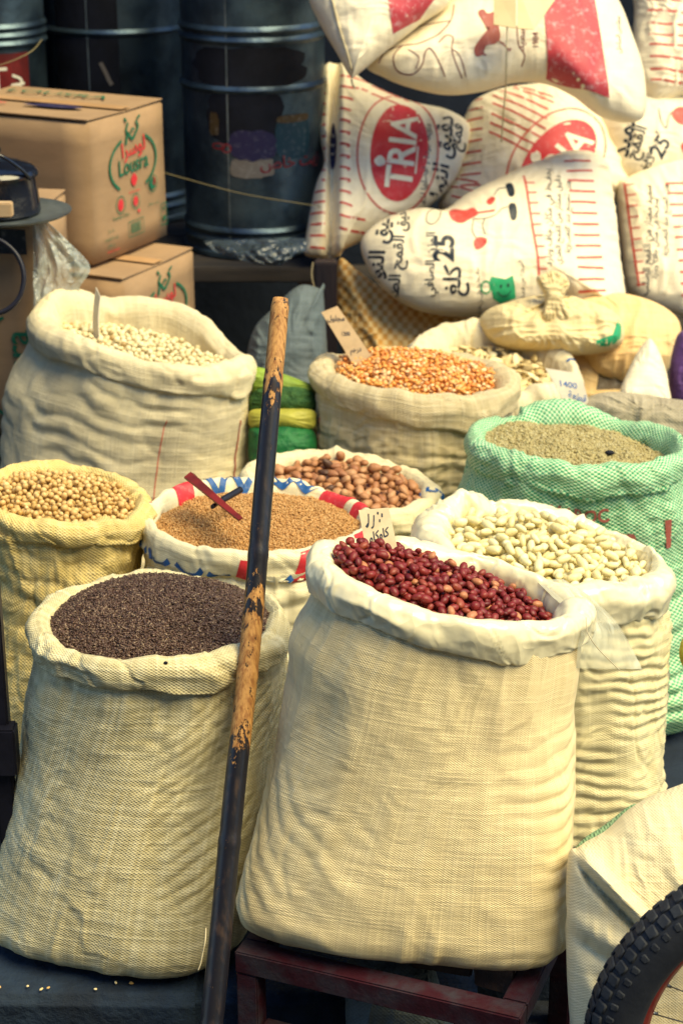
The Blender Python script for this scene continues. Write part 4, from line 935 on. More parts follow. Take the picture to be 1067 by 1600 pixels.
fill_counted(sk['seeds'], 'pumpkin_seed', 'flat yellowish pumpkin seed in the printed white sack at the back', 'pumpkin seeds in the back sack', pile(sk['seeds'], .06, .03, (0, 0), seed=10),
    .021, 620, 'seed', (.0215, .0105, .0040), .5, cat='pumpkin seed', nu=8, nv=5, heap_label='yellowish pumpkin seeds filling the back sack')
fill_fine(sk['flax'], 'flax', 'dark brown flax seed filling the tall front left sack', pile(sk['flax'], .030, .058, (-.02, .32), rough=.007, seed=11), .0032, 24000, (.0042, .0019, .0011), tilt=.45, nu=6, nv=3)
fill_fine(sk['bulgur'], 'bulgur', 'cracked brown wheat filling the red and blue printed sack', pile(sk['bulgur'], .040, .036, (0, .1), rough=.008, seed=12), .0036, 22000, (.0030, .0020, .0018), tilt=.8, nu=5, nv=3)
fill_fine(sk['coriander_'] if False else sk['green'], 'coriander', 'grey-green coriander seed filling the green woven sack', pile(sk['green'], .046, .030, (-.45, .2), rough=.010, seed=13), .0048, 17000, (.0033, .0030, .0030), tilt=1, nu=6, nv=4)
v, f = ellips(.012, .008, .006, 'round', 8, 6); p = W(952, 704, 4.33); me = seed_mesh('dark_pebble', v, f); me.materials.append(M['soot']); o = link('dark_pebble', me); zf = pile(sk['green'], .046, .030, (-.45, .2), rough=.010, seed=13)[0]
o.location = (p[0], p[1], float(zf(p[0], p[1])) + .006); tag(o, 'small black lump lying on the coriander seed in the green sack', 'lump')
v, f = ellips(.004, .003, .003, 'round', 8, 6); me = seed_mesh('fly', v, f); me.materials.append(M['soot']); o = link('fly', me); p, n = on_grid(sk['flax'].Q, sk['flax'].QN)(277, .52); o.location = p + n * .002
tag(o, 'tiny black fly sitting on the rolled rim of the flax sack', 'fly')

# ================================================================== price cards, scoop
def card(name, quad, th, mat, label, marks, ink_='black_ink', bend=.004):
    A = [W(*q) for q in quad]      # top-left, top-right, bottom-right, bottom-left
    A = [np.array(a) for a in A]; n = np.cross(A[1] - A[0], A[3] - A[0]); n /= np.linalg.norm(n); n = n if n @ CN > 0 else -n
    root = empty(name, tuple((A[2] + A[3]) / 2), label, 'price card')
    def fn(x, y):       # 0..1, y down
        p = A[0] * (1 - x) * (1 - y) + A[1] * x * (1 - y) + A[2] * x * y + A[3] * (1 - x) * y
        return p + n * bend * math.sin(PI * y) , n
    P = np.array([[fn(i / 9, j / 9)[0] for j in range(10)] for i in range(10)]); V = list(P.reshape(-1, 3)) + list((P - n * th).reshape(-1, 3)); F = []
    for i in range(9):
        for j in range(9): a = i * 10 + j; F.append((a, a + 1, a + 11, a + 10)); F.append((100 + a, 110 + a, 111 + a, 101 + a))
    ed = [i * 10 for i in range(10)] + [90 + j for j in range(1, 10)] + [i * 10 + 9 for i in range(8, -1, -1)] + [j for j in range(8, 0, -1)]
    for i in range(len(ed)): a, b = ed[i], ed[(i + 1) % len(ed)]; F.append((a, b, 100 + b, 100 + a))
    me = bpy.data.meshes.new('card_sheet'); me.from_pydata([tuple(v) for v in V], [], F); sh_ = link('card_sheet', me, root, M[mat])
    for g in marks: project('handwriting', g, fn, .15, sh_, M[ink_], .0009)
    return root
def hw(s, sz, at, rot=0, ax=1.0, b=.02, shear=.25):
    v, f = xf(text2d(s, 1, b), rot, (0, 0), 1, 1, shear); return v * np.array([sz, -sz * ax]) + np.array(at), f
m_ = [stroke([(.30, .10), (.27, .22), (.22, .34), (.16, .37)], .035), stroke([(.47, .14), (.43, .26), (.38, .37), (.31, .40)], .035), stroke([(.22, .30), (.14, .36)], .03), stroke([(.62, .08), (.60, .13)], .05), stroke([(.74, .12), (.72, .20)], .045), stroke([(.63, .24), (.61, .30)], .04), hw(ar('كاوكاو'), .29, (.50, .56), 8, .85, .02)]
card('price_card', [(560, 797, 3.37), (607, 793, 3.37), (623, 868, 3.31), (575, 878, 3.31)], .0012, 'card_peanut', 'tan price card with black handwriting stuck in the red peanuts', m_)
card('price_card', [(502, 488, 4.80), (527, 478, 4.80), (580, 556, 4.72), (553, 572, 4.72)], .003, 'card', 'tan cardboard price card leaning at the left of the corn sack', [hw(ar('مجلول'), .34, (.52, .20), -20, .4), hw('1200', .22, (.5, .50), -20, .45), hw(ar('درهم'), .28, (.5, .80), -15, .4)])
card('price_card', [(851, 575, 4.85), (906, 584, 4.85), (921, 636, 4.80), (886, 640, 4.80)], .0015, 'card_grey', 'greyish white price card standing in the pumpkin seeds behind the green sack', [hw('1400', .30, (.45, .40), -6, .8, .012), hw(ar('قطعة'), .30, (.62, .72), -14, .9, .012)], 'blue_ink')
card('price_card', [(150, 449, 4.74), (157, 464, 4.68), (156, 534, 4.66), (146, 536, 4.70)], .002, 'card_grey', 'narrow edge-on price card standing in the chickpeas', [])
# scoop in the wheat
A = [W(288, 745, 3.93), W(298, 737, 3.95), W(379, 808, 3.80), W(373, 812, 3.79)]
sc_ = empty('scoop', tuple(A[2]), 'dark red metal scoop stuck in the cracked wheat of the printed sack', 'scoop')
n_ = np.cross(A[1] - A[0], A[3] - A[0]); n_ /= np.linalg.norm(n_); n_ = n_ if n_ @ CN > 0 else -n_
cr = [A[0], A[1], A[2], A[3]]
L = [tuple(x) for x in cr] + [tuple(x - n_ * .004) for x in cr] 
back = A[1] + np.array([.006, .02, -.012]); L += [tuple(back), tuple(A[2] + np.array([.002, .016, -.012]))]
me = bpy.data.meshes.new('scoop_blade'); me.from_pydata(L, [], [(0, 1, 2, 3), (4, 7, 6, 5), (0, 3, 7, 4), (0, 4, 5, 1), (3, 2, 6, 7), (1, 8, 9, 2), (5, 6, 9, 8), (1, 5, 8), (2, 9, 6)]); link('scoop_blade', me, sc_, M['red_metal'])
tube(crom([W(332, 792, 3.86), W(348, 781, 3.9), W(364, 772, 3.93), (W(376, 765, 3.95))], 14), [.005] * 5 + [.0075] * 9, 10, 'scoop_handle', sc_, M['black_metal'])

# ================================================================== the pole
p0 = np.array(WY(329, 1600, 2.70)); p1 = np.array(WY(438, 466, 3.30)); d = (p1 - p0) / (p1[2] - p0[2]); pb = p0 + d * (-.098 - p0[2])
n = 160; k = np.linspace(0, 1, n); cl = pb[None] + (p1 - pb)[None] * k[:, None]
cl[:, 0] += .0025 * vn(k * 5, 0, 0, 4) + .004 * np.sin(k * PI) ; rad = .0216 + (.0168 - .0216) * k
for kk in (.16, .37, .56, .70, .9): rad = rad + .0012 * np.exp(-((k - kk) / .006) ** 2) - .0006 * np.exp(-((k - kk - .012) / .006) ** 2)
rad[-1] *= .80; rad[-2] *= .93
m = MT('worn_pole', .42, .45); ob = m.co('Object'); z = m.n('SeparateXYZ', [ob], out=2)
z01 = m.math('DIVIDE', m.math('ADD', z, .098), float(p1[2] + .098))
nz = m.math('MULTIPLY', m.math('SUBTRACT', m.noise(1, m.n('Mapping', {0: ob, 3: (70, 70, 9)}), 6, .72), .5), .30)
zn = m.math('ADD', z01, nz)
expo = m.math('ADD', m.ramp(zn, .895, .905), m.math('MULTIPLY', m.ramp(zn, .488, .498), m.math('SUBTRACT', 1, m.ramp(zn, .640, .650))), clamp=True)
chips = m.ramp(m.noise(1, m.n('Mapping', {0: ob, 3: (90, 90, 40)}), 5, .75), .655, .68)
expo = m.math('MAXIMUM', expo, m.math('MULTIPLY', chips, .8))
flk = m.ramp(m.noise(1, m.n('Mapping', {0: ob, 3: (70, 70, 30)}), 5, .75), .60, .63); expo = m.math('MULTIPLY', expo, m.math('SUBTRACT', 1, m.math('MULTIPLY', flk, .85)))
gr = m.noise(1, m.n('Mapping', {0: ob, 3: (160, 160, 5)}), 4, .6)
wood = m.mix(m.ramp(gr, .35, .7), (.58, .30, .09), (.30, .12, .03)); dark = m.mix(m.ramp(m.noise(1, m.n('Mapping', {0: ob, 3: (60, 60, 8)}), 4), .5, .8), (.010, .010, .016), (.055, .035, .028))
m.set('Base Color', m.mix(expo, dark, wood)); m.set('Normal', m.bump(m.math('SUBTRACT', m.math('MULTIPLY', gr, .25), expo), .0016, .9)); m.set('Roughness', m.math('ADD', .36, m.math('MULTIPLY', expo, .25)))
tag(tube(cl, rad, 28, 'wooden_pole', None, m.m), 'worn wooden pole with peeling black coating leaning between the front sacks', 'pole')

# ================================================================== red frame under the front sack
FL = np.array(WZ(366, 1487, .20)); FR = np.array(WZ(812, 1592, .20)); ex = (FR - FL); Lx = np.linalg.norm(ex); ex /= Lx; ey = np.array([-ex[1], ex[0], 0]); 
fr_ = empty('low_bench', (FL[0], FL[1], -.1), 'dark red painted metal bench frame carrying the front peanut sack', 'bench')
rotf = Matrix((Vector(ex), Vector(ey), Vector((0, 0, 1)))).transposed()
def beam(name, a, b, zt, wd, hh, nm='beam', mat='red_paint'):
    c_ = FL + ex * (a[0] + b[0]) / 2 + ey * (a[1] + b[1]) / 2; bm = bmesh.new()
    add_box(bm, (c_[0], c_[1], zt - hh / 2), (abs(b[0] - a[0]) + (wd if a[0] == b[0] else 0), abs(b[1] - a[1]) + (wd if a[1] == b[1] else 0), hh), rotf); return bm_obj(nm, bm, fr_, M[mat], False, .003)
bw = .045; DY = .40
beam('', (0, bw / 2), (Lx, bw / 2), .20, bw, .045); beam('', (0, DY), (Lx, DY), .20, bw, .045)
beam('', (bw / 2, bw + .001), (bw / 2, DY - bw / 2 - .001), .199, bw, .044); beam('', (Lx - bw / 2, bw + .001), (Lx - bw / 2, DY - bw / 2 - .001), .199, bw, .044)
for x_ in (bw / 2, Lx - bw / 2):
    for y_ in (bw / 2, DY):
        c_ = FL + ex * x_ + ey * y_; bm = bmesh.new(); add_box(bm, (c_[0], c_[1], (.154 - .1) / 2), (.042, .042, .254), rotf); bm_obj('leg', bm, fr_, M['red_paint'], False, .003)
beam('', (bw, bw / 2 + .004), (Lx - bw, bw / 2 + .004), .04, .03, .03, 'lower_rail')
# blocks between frame and sack
for i, (x_, y_, sx, sy, sz, mt, lb) in enumerate([(.33, .225, .13, .19, .055, 'brick', 'broken brown brick under the middle of the front sack'), (.455, .20, .075, .16, .058, 'brick', 'small brick piece beside the broken brick under the front sack'), (.14, .23, .16, .34, .012, 'plank', 'dark wooden slat laid across the red frame at the left')]):
    c_ = FL + ex * x_ + ey * y_; bm = bmesh.new(); add_box(bm, (c_[0], c_[1], .2025 - sz / 2 + .008), (sx, sy, sz), rotf @ Matrix.Rotation(R(6 - 8 * i), 3, 'Z')); bmesh.ops.subdivide_edges(bm, edges=bm.edges[:], cuts=3, use_grid_fill=True)
    for v in bm.verts: v.co += Vector([.004 * float(vn(v.co.x * 30, v.co.y * 30, v.co.z * 30, k)) for k in (1, 2, 3)]) if sz > .02 else Vector()
    tag(bm_obj('brick' if sz > .02 else 'slat', bm, None, M[mt], False, .003), lb, 'brick' if sz > .02 else 'slat')
bm = bmesh.new(); c_ = FL + ex * .33 + ey * .30; add_box(bm, (c_[0], c_[1], .199), (Lx - .02, .09, .014), rotf); tag(bm_obj('slat', bm, None, M['plank'], False, .002), 'dark wooden slat running lengthwise under the front sack', 'slat')
bag('small_sack', 'grey sack standing inside the red frame beneath the front sack', 'sack', None, (612, 1530), 3.45, [(560, 1460), (620, 1450), (660, 1470), (690, 1550), (700, 1620), (560, 1640), (540, 1540)], 60, 'painted_shade_cloth', seed=3, wr=7)

# ================================================================== corner sack and wheel
bag('folded_sack', 'cream white sack with green edge slumped behind the bicycle wheel', 'sack', None, (1060, 1440), 3.22,
    [(886, 1345), (903, 1322), (945, 1298), (985, 1262), (1040, 1234), (1120, 1215), (1240, 1240), (1300, 1400), (1290, 1600), (1200, 1760), (1000, 1770), (905, 1740), (890, 1600), (884, 1480)], 105, 'corner_cloth', p=3, q=.5, seed=8, wr=5, rad=2, back=.45,
    fn=lambda x, y, r: (24 * np.exp(-((y - (96 - 1.02 * (x + 140))) / 13) ** 2) - 26 * np.exp(-((y - (70 - 1.02 * (x + 140))) / 8) ** 2)) * sstep(-168, -148, x) * (1 - sstep(-60, -20, x))
    + 12 * np.exp(-((y - (10 - .45 * (x + 160))) / 16) ** 2) * (1 - sstep(-90, -30, x)) - 12 * np.exp(-((y - (-22 - .55 * (x + 160))) / 11) ** 2) * (1 - sstep(-90, -30, x)) + 14 * np.exp(-((x + 150 + .3 * (y + 80)) / 12) ** 2) * (1 - sstep(-90, -40, y)))
cb = bpy.data.objects['folded_sack']
# green tape edge along its upper left
bag('green_edge', None, None, None, (940, 1312), 3.24, [(897, 1332), (912, 1310), (945, 1288), (985, 1258), (1000, 1262), (985, 1290), (950, 1322), (925, 1348)], 12, 'green_tape', seed=2, wr=2, nt=90, nr=14, parent=cb)
R_ = .362; wc = np.array([.752, 2.50, -.1 + R_]) 
# the wheel is turned a little towards the street
yw = R(3); ax = Vector((math.sin(yw), -math.cos(yw), 0)); hx = Vector((math.cos(yw), math.sin(yw), 0)); hz = Vector((0, 0, 1)); wcv = Vector(wc)
wh = empty('bicycle_wheel', tuple(wc), 'black knobbly bicycle tyre on a red rim at the lower right corner', 'wheel')
def wpt(a, r, s): return wcv + (hx * math.cos(a) + hz * math.sin(a)) * r + ax * s
def wlathe(prof, n, name, mat):
    v = []; f = []; m_ = len(prof)
    for k in range(n):
        for r, s_ in prof: v.append(wpt(2 * PI * k / n, r, s_))
    for k in range(n):
        for j in range(m_): f.append((k * m_ + j, (k + 1) % n * m_ + j, (k + 1) % n * m_ + (j + 1) % m_, k * m_ + (j + 1) % m_))
    me = bpy.data.meshes.new(name); me.from_pydata([tuple(x) for x in v], [], f)
    for p in me.polygons: p.use_smooth = True
    return link(name, me, wh, M[mat])
tr_ = .044; rc = R_ - tr_ - .006
ty_ = wlathe([(rc + tr_ * math.cos(q), tr_ * 1.05 * math.sin(q)) for q in np.linspace(0, 2 * PI, 24, endpoint=False)], 160, 'tyre', 'rubber')
wlathe([(rc - .030, -.016), (rc - .026, .016), (rc - .046, .013), (rc - .056, .006), (rc - .056, -.006), (rc - .046, -.013)], 160, 'rim', 'rim_paint')
wlathe([(.032, -.03), (.032, .03), (.010, .035), (.010, -.035)], 32, 'hub', 'spoke')
bm = bmesh.new(); nk = 84
for k in range(nk):
    a = 2 * PI * k / nk
    for (ph, da, wd, ln, hh) in ((0, 0, .026, .018, .005), (.55, .5, .020, .019, .006), (-.55, .5, .020, .019, .006), (1.02, 0, .014, .013, .005), (-1.02, 0, .014, .013, .005)):
        aa = a + da * 2 * PI / nk; rad_ = Vector((hx * math.cos(aa) + hz * math.sin(aa))); tan = Vector((-hx * math.sin(aa) + hz * math.cos(aa)))
        nrm = rad_ * math.cos(ph) + ax * math.sin(ph); sd_ = tan.cross(nrm); c_ = wcv + rad_ * rc + nrm * (tr_ + hh / 2 - .002)
        jr = .15 * math.sin(k * 2.3 + ph * 5); Mr = Matrix((tan, sd_, nrm)).transposed() @ Matrix.Rotation(jr, 3, 'Z')
        add_box(bm, c_, (ln, wd, hh), Mr)
bm_obj('tread_knobs', bm, ty_, M['knob'], False, .0022, 1)['kind'] = 'stuff'
for k in range(28):
    a = 2 * PI * k / 28; b = a + (.55 if k % 2 else -.55); P = [wpt(b, .03, .025 if k % 4 < 2 else -.025), wpt(a, rc - .050, 0)]
    sp_ = tube(P, .0012, 6, 'spoke', wh, M['spoke'])
    tube([wpt(a, rc - .066, 0), wpt(a, rc - .050, 0)], .003, 6, 'nipple', sp_, M['spoke'])
bag('yellow_bag', 'yellow bag just showing at the right edge beside the ribbed bean sack', 'bag', None, (1090, 1020), 3.9, [(1060, 1020), (1075, 985), (1110, 985), (1130, 1020), (1110, 1055), (1075, 1052)], 20, 'yellow_plastic', nt=80, nr=16)

# ================================================================== pile of flour bags
PG = 'printed bags piled at the back right'
def stripes(x0, x1, y0, y1, n, slope=0, wd=2.2, dx=0, jit=1.5):
    g = []; wd *= 1.3
    for i in range(n):
        y = y0 + (y1 - y0) * i / (n - 1); o = dx * i / (n - 1); a = rng.uniform(-jit, jit)
        g.append(stroke([(x0 + o, y + a), ((x0 + x1) / 2 + o, y + slope * (x1 - x0) / 2 + a * .5 + rng.uniform(-.6, .6)), (x1 + o, y + slope * (x1 - x0))], wd, 12))
    return g
H_ = bag('flour_bag', 'red-striped bag at the upper right corner of the pile', 'bag', PG, (1075, 60), 6.0, [(990, 20), (1000, -60), (1140, -60), (1160, 60), (1140, 165), (1067, 158), (1010, 170), (985, 110)], 55, 'flour_bag', seed=61, wr=6, rad=5)
prnt(H_, 'red_stripes', stripes(1005, 1150, 8, 140, 8, .12, 2.4), 'pale_red_ink')
F_ = bag('flour_bag', 'greyish bag printed with 25 squeezed at the right edge of the pile', 'bag', PG, (1030, 215), 5.95, [(930, 190), (955, 150), (1010, 138), (1080, 145), (1140, 180), (1120, 255), (1010, 290), (962, 285), (945, 240)], 60, 'flour_bag', seed=62, wr=3)
prnt(F_, 'black_lettering', [T2('25', 34, (1020, 243), 62, .02), T2(ar('كلغ'), 22, (1000, 268), 62), T2(ar('سميد'), 34, (968, 218), 78, .03), T2(ar('القمح'), 24, (984, 235), 70, .02), T2(ar('الوزن الصافي'), 12, (1005, 246), 66), stroke([(1020, 180), (1022, 200), (1030, 212), (1034, 196), (1040, 185)], 1.6), stroke([(1060, 190), (1058, 205), (1066, 220)], 1.4)], 'black_ink')
prnt(F_, 'red_print', [blob([(1040, 188), (1048, 178), (1060, 175), (1068, 184), (1078, 190), (1070, 202), (1056, 206), (1046, 200)], 30), blob([(1052, 240), (1060, 232), (1070, 236), (1068, 248), (1058, 250)], 20)], 'pale_red_ink', .002)
D_ = bag('flour_bag', 'red-striped bag with a half covered red oval in the middle of the pile', 'bag', PG, (830, 225), 5.90, [(745, 152), (800, 130), (890, 124), (925, 160), (965, 205), (990, 300), (900, 330), (830, 340), (740, 350), (684, 335), (698, 290), (708, 230), (726, 180)], 70, 'flour_bag', seed=63, wr=4, rad=6)
Rt = lambda at, r: (lambda g: (xf(g, -r)[0] + np.array(at), g[1]))
prnt(D_, 'red_stripes', stripes(770, 850, 138, 220, 6, .55, 2.6, -12) + stripes(722, 752, 160, 325, 10, -.05, 2.4, -10) + stripes(800, 860, 130, 140, 2, .5, 2.4) + stripes(700, 740, 290, 320, 3, .3, 2.2), 'pale_red_ink')
def tria(b, at, rot, sc=1., half=1.):
    f = lambda g: (xf(g, rot)[0] * np.array([sc, -sc]) + np.array(at), g[1])
    prnt(b, 'red_ring', [f(ring((0, 0), 98, 62, 2.6))], 'pale_red_ink', .0014); prnt(b, 'red_oval', [f(oval((0, -2), 80, 44))], 'red_ink', .0016, 12)
    prnt(b, 'white_lettering', [f(xf(text2d('TRIA', 58, .022), 0, (0, -8), .98)), f(xf(blob([(-8, 0), (0, 9), (10, 0), (0, -9)], 20), 0, (-22, 26))), f(line((-48, 13), (50, 13), 3)) if False else f(line((-34, -30), (10, -30), 2.4))], 'white_ink', .0030)
tria(D_, (862, 262), 50, 1.0)
C2 = bag('flour_bag', 'red-striped bag with upright red oval reading TRIA at the left of the pile', 'bag', PG, (608, 250), 5.75,
    [(505, 98), (530, 88), (575, 122), (640, 150), (705, 165), (738, 195), (722, 260), (692, 305), (640, 345), (575, 378), (530, 402), (528, 410), (482, 410), (478, 385), (492, 300), (506, 255), (496, 205), (500, 150)], 62, 'flour_bag', seed=64, wr=4, rad=4,
    fn=lambda x, y, r: -26 * np.exp(-((x + 88 - .03 * y) / 7) ** 2) + 5 * np.exp(-((x + 74) / 8) ** 2))
tria(C2, (620, 246), 84, 1.0)
g = []
for i in range(14):
    y = 122 + i * 19.2; xr = 556 - 22 * math.sqrt(max(0, 1 - ((y - 250) / 110) ** 2)) + (14 if abs(y - 250) > 100 else 0) + (abs(y - 250) > 118) * 25
    g.append(stroke([(531, y - 2), (545, y + 1 + rng.uniform(-1, 1)), (xr + 8, y + 4)], 3.5, 12))
for i in range(16): g.append(stroke([(486 if i > 9 else 503, 128 + i * 18), (498 if i > 9 else 508, 129 + i * 18), (509, 129 + i * 18)], 3.4, 8))
g += stripes(580, 640, 132, 150, 2, .4, 2.4)
prnt(C2, 'red_stripes', g, 'pale_red_ink')
prnt(C2, 'black_lettering', [T2(ar('دقيق النوادر'), 34, (689, 262), 84, .028), T2(ar('قمح'), 26, (712, 215), 80, .02), T2(ar('دائما جودة و افضلها لذة'), 13, (663, 262), 86, .01)], 'black_ink')
prnt(C2, 'violet_mark', [blob([(521, 195), (526, 230), (523, 268), (517, 266), (516, 225)], 24)], 'violet_ink')
G2 = bag('flour_bag', 'bag with ruler-like red line cut by the right edge of the pile', 'bag', PG, (1060, 380), 5.78, [(966, 300), (985, 272), (1067, 240), (1150, 250), (1170, 400), (1130, 505), (1040, 492), (985, 470), (970, 430)], 55, 'flour_bag', seed=65, wr=3)
prnt(G2, 'red_stripes', [stroke([(974, 285), (978, 350), (984, 420), (988, 455)], 3)] + [line((975 + i, 290 + i * 18), (988 + i, 290 + i * 18), 2.2) for i in range(10)] + stripes(1036, 1100, 290, 470, 11, -.05, 2.6, 16), 'pale_red_ink')
prnt(G2, 'black_lettering', [T2(ar('سميد ممتاز من القمح الصلب'), 15, (1003, 380), 86, .012), T2(ar('يحفظ في مكان جاف وبارد'), 12, (1014, 380), 86, .008), T2(ar('وزن المنتج عند التعبئة'), 12, (1031, 350), 86, .008)], 'black_ink')
bag('netted_bag', 'orange and yellow netted bag under the flour bags right of the dark post', 'bag', PG, (620, 500), 5.62, [(530, 404), (556, 420), (610, 455), (720, 480), (760, 510), (740, 560), (640, 600), (560, 590), (532, 540), (526, 470)], 55, 'mesh_cloth', seed=66, wr=5,
    fn=lambda x, y, r: 12 * np.exp(-((x + 50 + y * .45) / 12) ** 2))
E_ = bag('flour_bag', 'large cream bag printed with 25 and a green basket in the pile', 'bag', PG, (785, 385), 5.52,
    [(563, 385), (580, 358), (612, 338), (655, 326), (692, 328), (730, 300), (790, 268), (850, 240), (905, 222), (948, 232), (962, 262), (968, 330), (972, 400), (976, 482), (940, 482), (868, 478), (800, 492), (725, 500), (655, 492), (605, 464), (574, 424)], 78, 'flour_bag', seed=67, wr=3.2, rad=3,
    fn=lambda x, y, r: 7 * ridge(y / 9, x / 60, 0, 8) * sstep(.80, 1., r) * sstep(-60, 60, x))
prnt(E_, 'black_lettering', [T2('25', 43, (690, 400), 88, .03), T2(ar('كلغ'), 36, (702, 450), 88, .02), T2(ar('الوزن الصافي'), 19, (668, 424), 88, .016), T2(ar('دقيق القمح الطري'), 24, (619, 408), 84, .018), T2(ar('دقيق النوادر'), 33, (590, 400), 82, .026),
    T2(ar('حافظوا على نظافة'), 9, (742, 466), 96), T2(ar('البيئة من فضلكم'), 9, (808, 450), 96), T2(ar('يحفظ في مكان جاف وبارد'), 15, (851, 345), 88, .01), T2(ar('دقيق ممتاز من القمح الطري'), 13, (866, 350), 88, .008), T2(ar('وزن المنتج عند التعبئة'), 12, (881, 345), 88, .008),
    blob([(788, 292), (796, 290), (800, 300), (799, 312), (792, 314), (789, 304)], 20), blob([(790, 328), (799, 326), (802, 338), (800, 352), (793, 354), (790, 342)], 20),
    stroke([(678, 330), (666, 340), (663, 356), (672, 362), (682, 352), (686, 338)], 1.4), stroke([(735, 352), (732, 372), (738, 384)], 1.4), stroke([(752, 352), (748, 364), (752, 378)], 1.4), stroke([(735, 352), (752, 352), (768, 346), (778, 336), (788, 332)], 1.4), stroke([(768, 312), (776, 300), (788, 298)], 1.4)], 'black_ink')
prnt(E_, 'red_print', [stroke([(817, 276), (822, 340), (830, 400), (834, 440)], 3.2)] + [line((819 + i * 1.8, 290 + i * 17.5), (832 + i * 1.8, 290 + i * 17.5), 2.2) for i in range(9)] + stripes(882, 925, 250, 462, 13, -.06, 2.6, 14)
     + [blob([(698, 340), (706, 332), (722, 336), (736, 332), (742, 344), (730, 352), (716, 360), (702, 354)], 36), blob([(734, 390), (742, 382), (754, 386), (750, 396), (738, 402)], 24), blob([(756, 322), (764, 314), (770, 318), (762, 328)], 16), line((740, 342), (768, 338), 3)], 'pale_red_ink', .0016)
prnt(E_, 'green_basket', [blob([(757, 452), (760, 444), (782, 447), (793, 441), (797, 458), (799, 474), (776, 483), (764, 476)], 40, smooth=False), ring((752, 460), 7, 9, 2.4)], 'bright_green_ink', .0018)
prnt(E_, 'basket_face', [oval((775, 458), 1.6, 2.6), oval((786, 456), 1.6, 2.6), stroke([(769, 466), (777, 472), (786, 470), (791, 463)], 1.3)], 'black_ink', .0030)
B2 = bag('flour_bag', 'cream bag with brown horse print and red woven panel at the top of the pile', 'bag', PG, (826, 55), 5.42,
    [(572, 112), (600, 135), (640, 150), (695, 160), (750, 152), (800, 136), (850, 136), (895, 156), (945, 192), (1000, 188), (1008, 120), (992, 50), (965, -20), (900, -80), (720, -80), (690, 5), (630, 60)], 70, 'flour_bag', seed=68, wr=3.5, rad=3)
prnt(B2, 'red_panel', [patch4((840, -20), (922, -20), (942, 168), (848, 133))], 'panel_ink', .0034)
prnt(B2, 'horse_print', [blob([(742, 36), (750, 33), (756, 40), (770, 36), (776, 44), (772, 60), (774, 80), (766, 90), (752, 94), (748, 106), (738, 110), (734, 100), (740, 88), (752, 78), (758, 62), (756, 48), (744, 46)], 60), stroke([(770, 84), (780, 92), (788, 100), (790, 96)], 2), stroke([(744, 104), (752, 108)], 3)], 'maroon_ink', .0016)
prnt(B2, 'outline_drawing', [stroke([(590, 118), (600, 100), (625, 92), (650, 90), (680, 75), (700, 50), (706, 20)], 1.8), stroke([(625, 92), (612, 110), (618, 130), (640, 136), (655, 124), (660, 105), (668, 100), (680, 118), (690, 140)], 1.8), stroke([(680, 90), (692, 78), (702, 82), (700, 100), (706, 120), (716, 142)], 1.8), stroke([(634, 100), (650, 112), (646, 128)], 1.5), stroke([(700, 100), (712, 110), (722, 140)], 1.5), line((640, 55), (700, 52), 1.5), stroke([(800, 60), (802, 90), (812, 104), (808, 120)], 1.8), T2('1984', 13, (829, 82), 90, .01), T2(ar('سميد'), 17, (806, 80), 88, .01)], 'brown_ink')
prnt(B2, 'black_lettering', [T2(ar('مطاحن الساحل'), 11, (962, 60), 86, .006)], 'black_ink')
A2 = bag('flour_bag', 'plain cream bag with rope seam hanging over the upper left of the pile', 'bag', PG, (595, 5), 5.28,
    [(482, -10), (498, 40), (526, 92), (547, 130), (556, 128), (600, 88), (655, 40), (705, -5), (690, -70), (600, -130), (500, -100)], 62, 'flour_bag', seed=69, wr=4, rad=4)
prnt(A2, 'red_panel', [patch4((598, -20), (698, -20), (655, 36), (612, 66))], 'panel_ink', .0014)
Ps = [A2.fn(x, y) for x, y in crom([(512, -20), (520, 20), (530, 60), (541, 95), (549, 124)], 26)]; Ps = [np.array(h[0]) + np.array(h[1]) * .003 for h in Ps if h]
tube(Ps, [.0035 + .0012 * math.sin(i * 2.2) for i in range(len(Ps))], 8, 'rope_seam', A2.root, M['thread'])
tube(crom([W(549, 124, 5.26), W(551, 132, 5.25), (W(555, 138, 5.25))], 8), .003, 6, 'thread_tail', A2.root, M['thread'])
# yellow sacks below the pile
Y3 = bag('yellow_sack', 'lowest yellow and orange sack squeezed beneath the tied yellow sack', 'sack', PG, (900, 590), 5.42, [(820, 560), (860, 535), (960, 535), (1020, 560), (1030, 640), (900, 660), (820, 640)], 45, 'amber_cloth', seed=72, wr=4)
prnt(Y3, 'orange_band', [blob([(935, 552), (960, 550), (965, 580), (985, 610), (925, 612)], 24, smooth=False)], 'ochre_ink')
bag('yellow_sack', 'round bulging yellow sack at the right edge under the flour bags', 'sack', PG, (985, 530), 5.45, [(900, 470), (960, 455), (1025, 470), (1062, 500), (1060, 545), (1030, 590), (980, 605), (920, 590), (890, 530)], 70, 'amber_cloth', seed=73, wr=6)
Y1 = bag('yellow_sack', 'tied yellow sack with gathered neck standing out under the flour bags', 'sack', PG, (855, 512), 5.28, [(748, 508), (762, 484), (800, 470), (832, 462), (870, 458), (915, 466), (962, 486), (978, 520), (960, 545), (900, 556), (840, 552), (780, 545)], 66, 'yellow_cloth', seed=74, wr=9, rad=10, sharp=False,
    fn=lambda x, y, r: 9 * ridge(np.arctan2(y - 44, x - 8) * 3.2, 0, 0, 5) * np.exp(-(((x - 8) / 60) ** 2 + ((y - 44) / 45) ** 2)) -9 * np.exp(-((x + 12 - y * .5) / 6) ** 2) * sstep(-30, 10, y))
bag('gathered_neck', None, None, None, (862, 458), 5.18, [(837, 436), (850, 427), (866, 423), (882, 431), (889, 446), (880, 466), (890, 496), (868, 506), (846, 500), (851, 466)], 14, 'yellow_cloth', seed=75, wr=5, nt=140, nr=26, parent=Y1.root, rad=11)
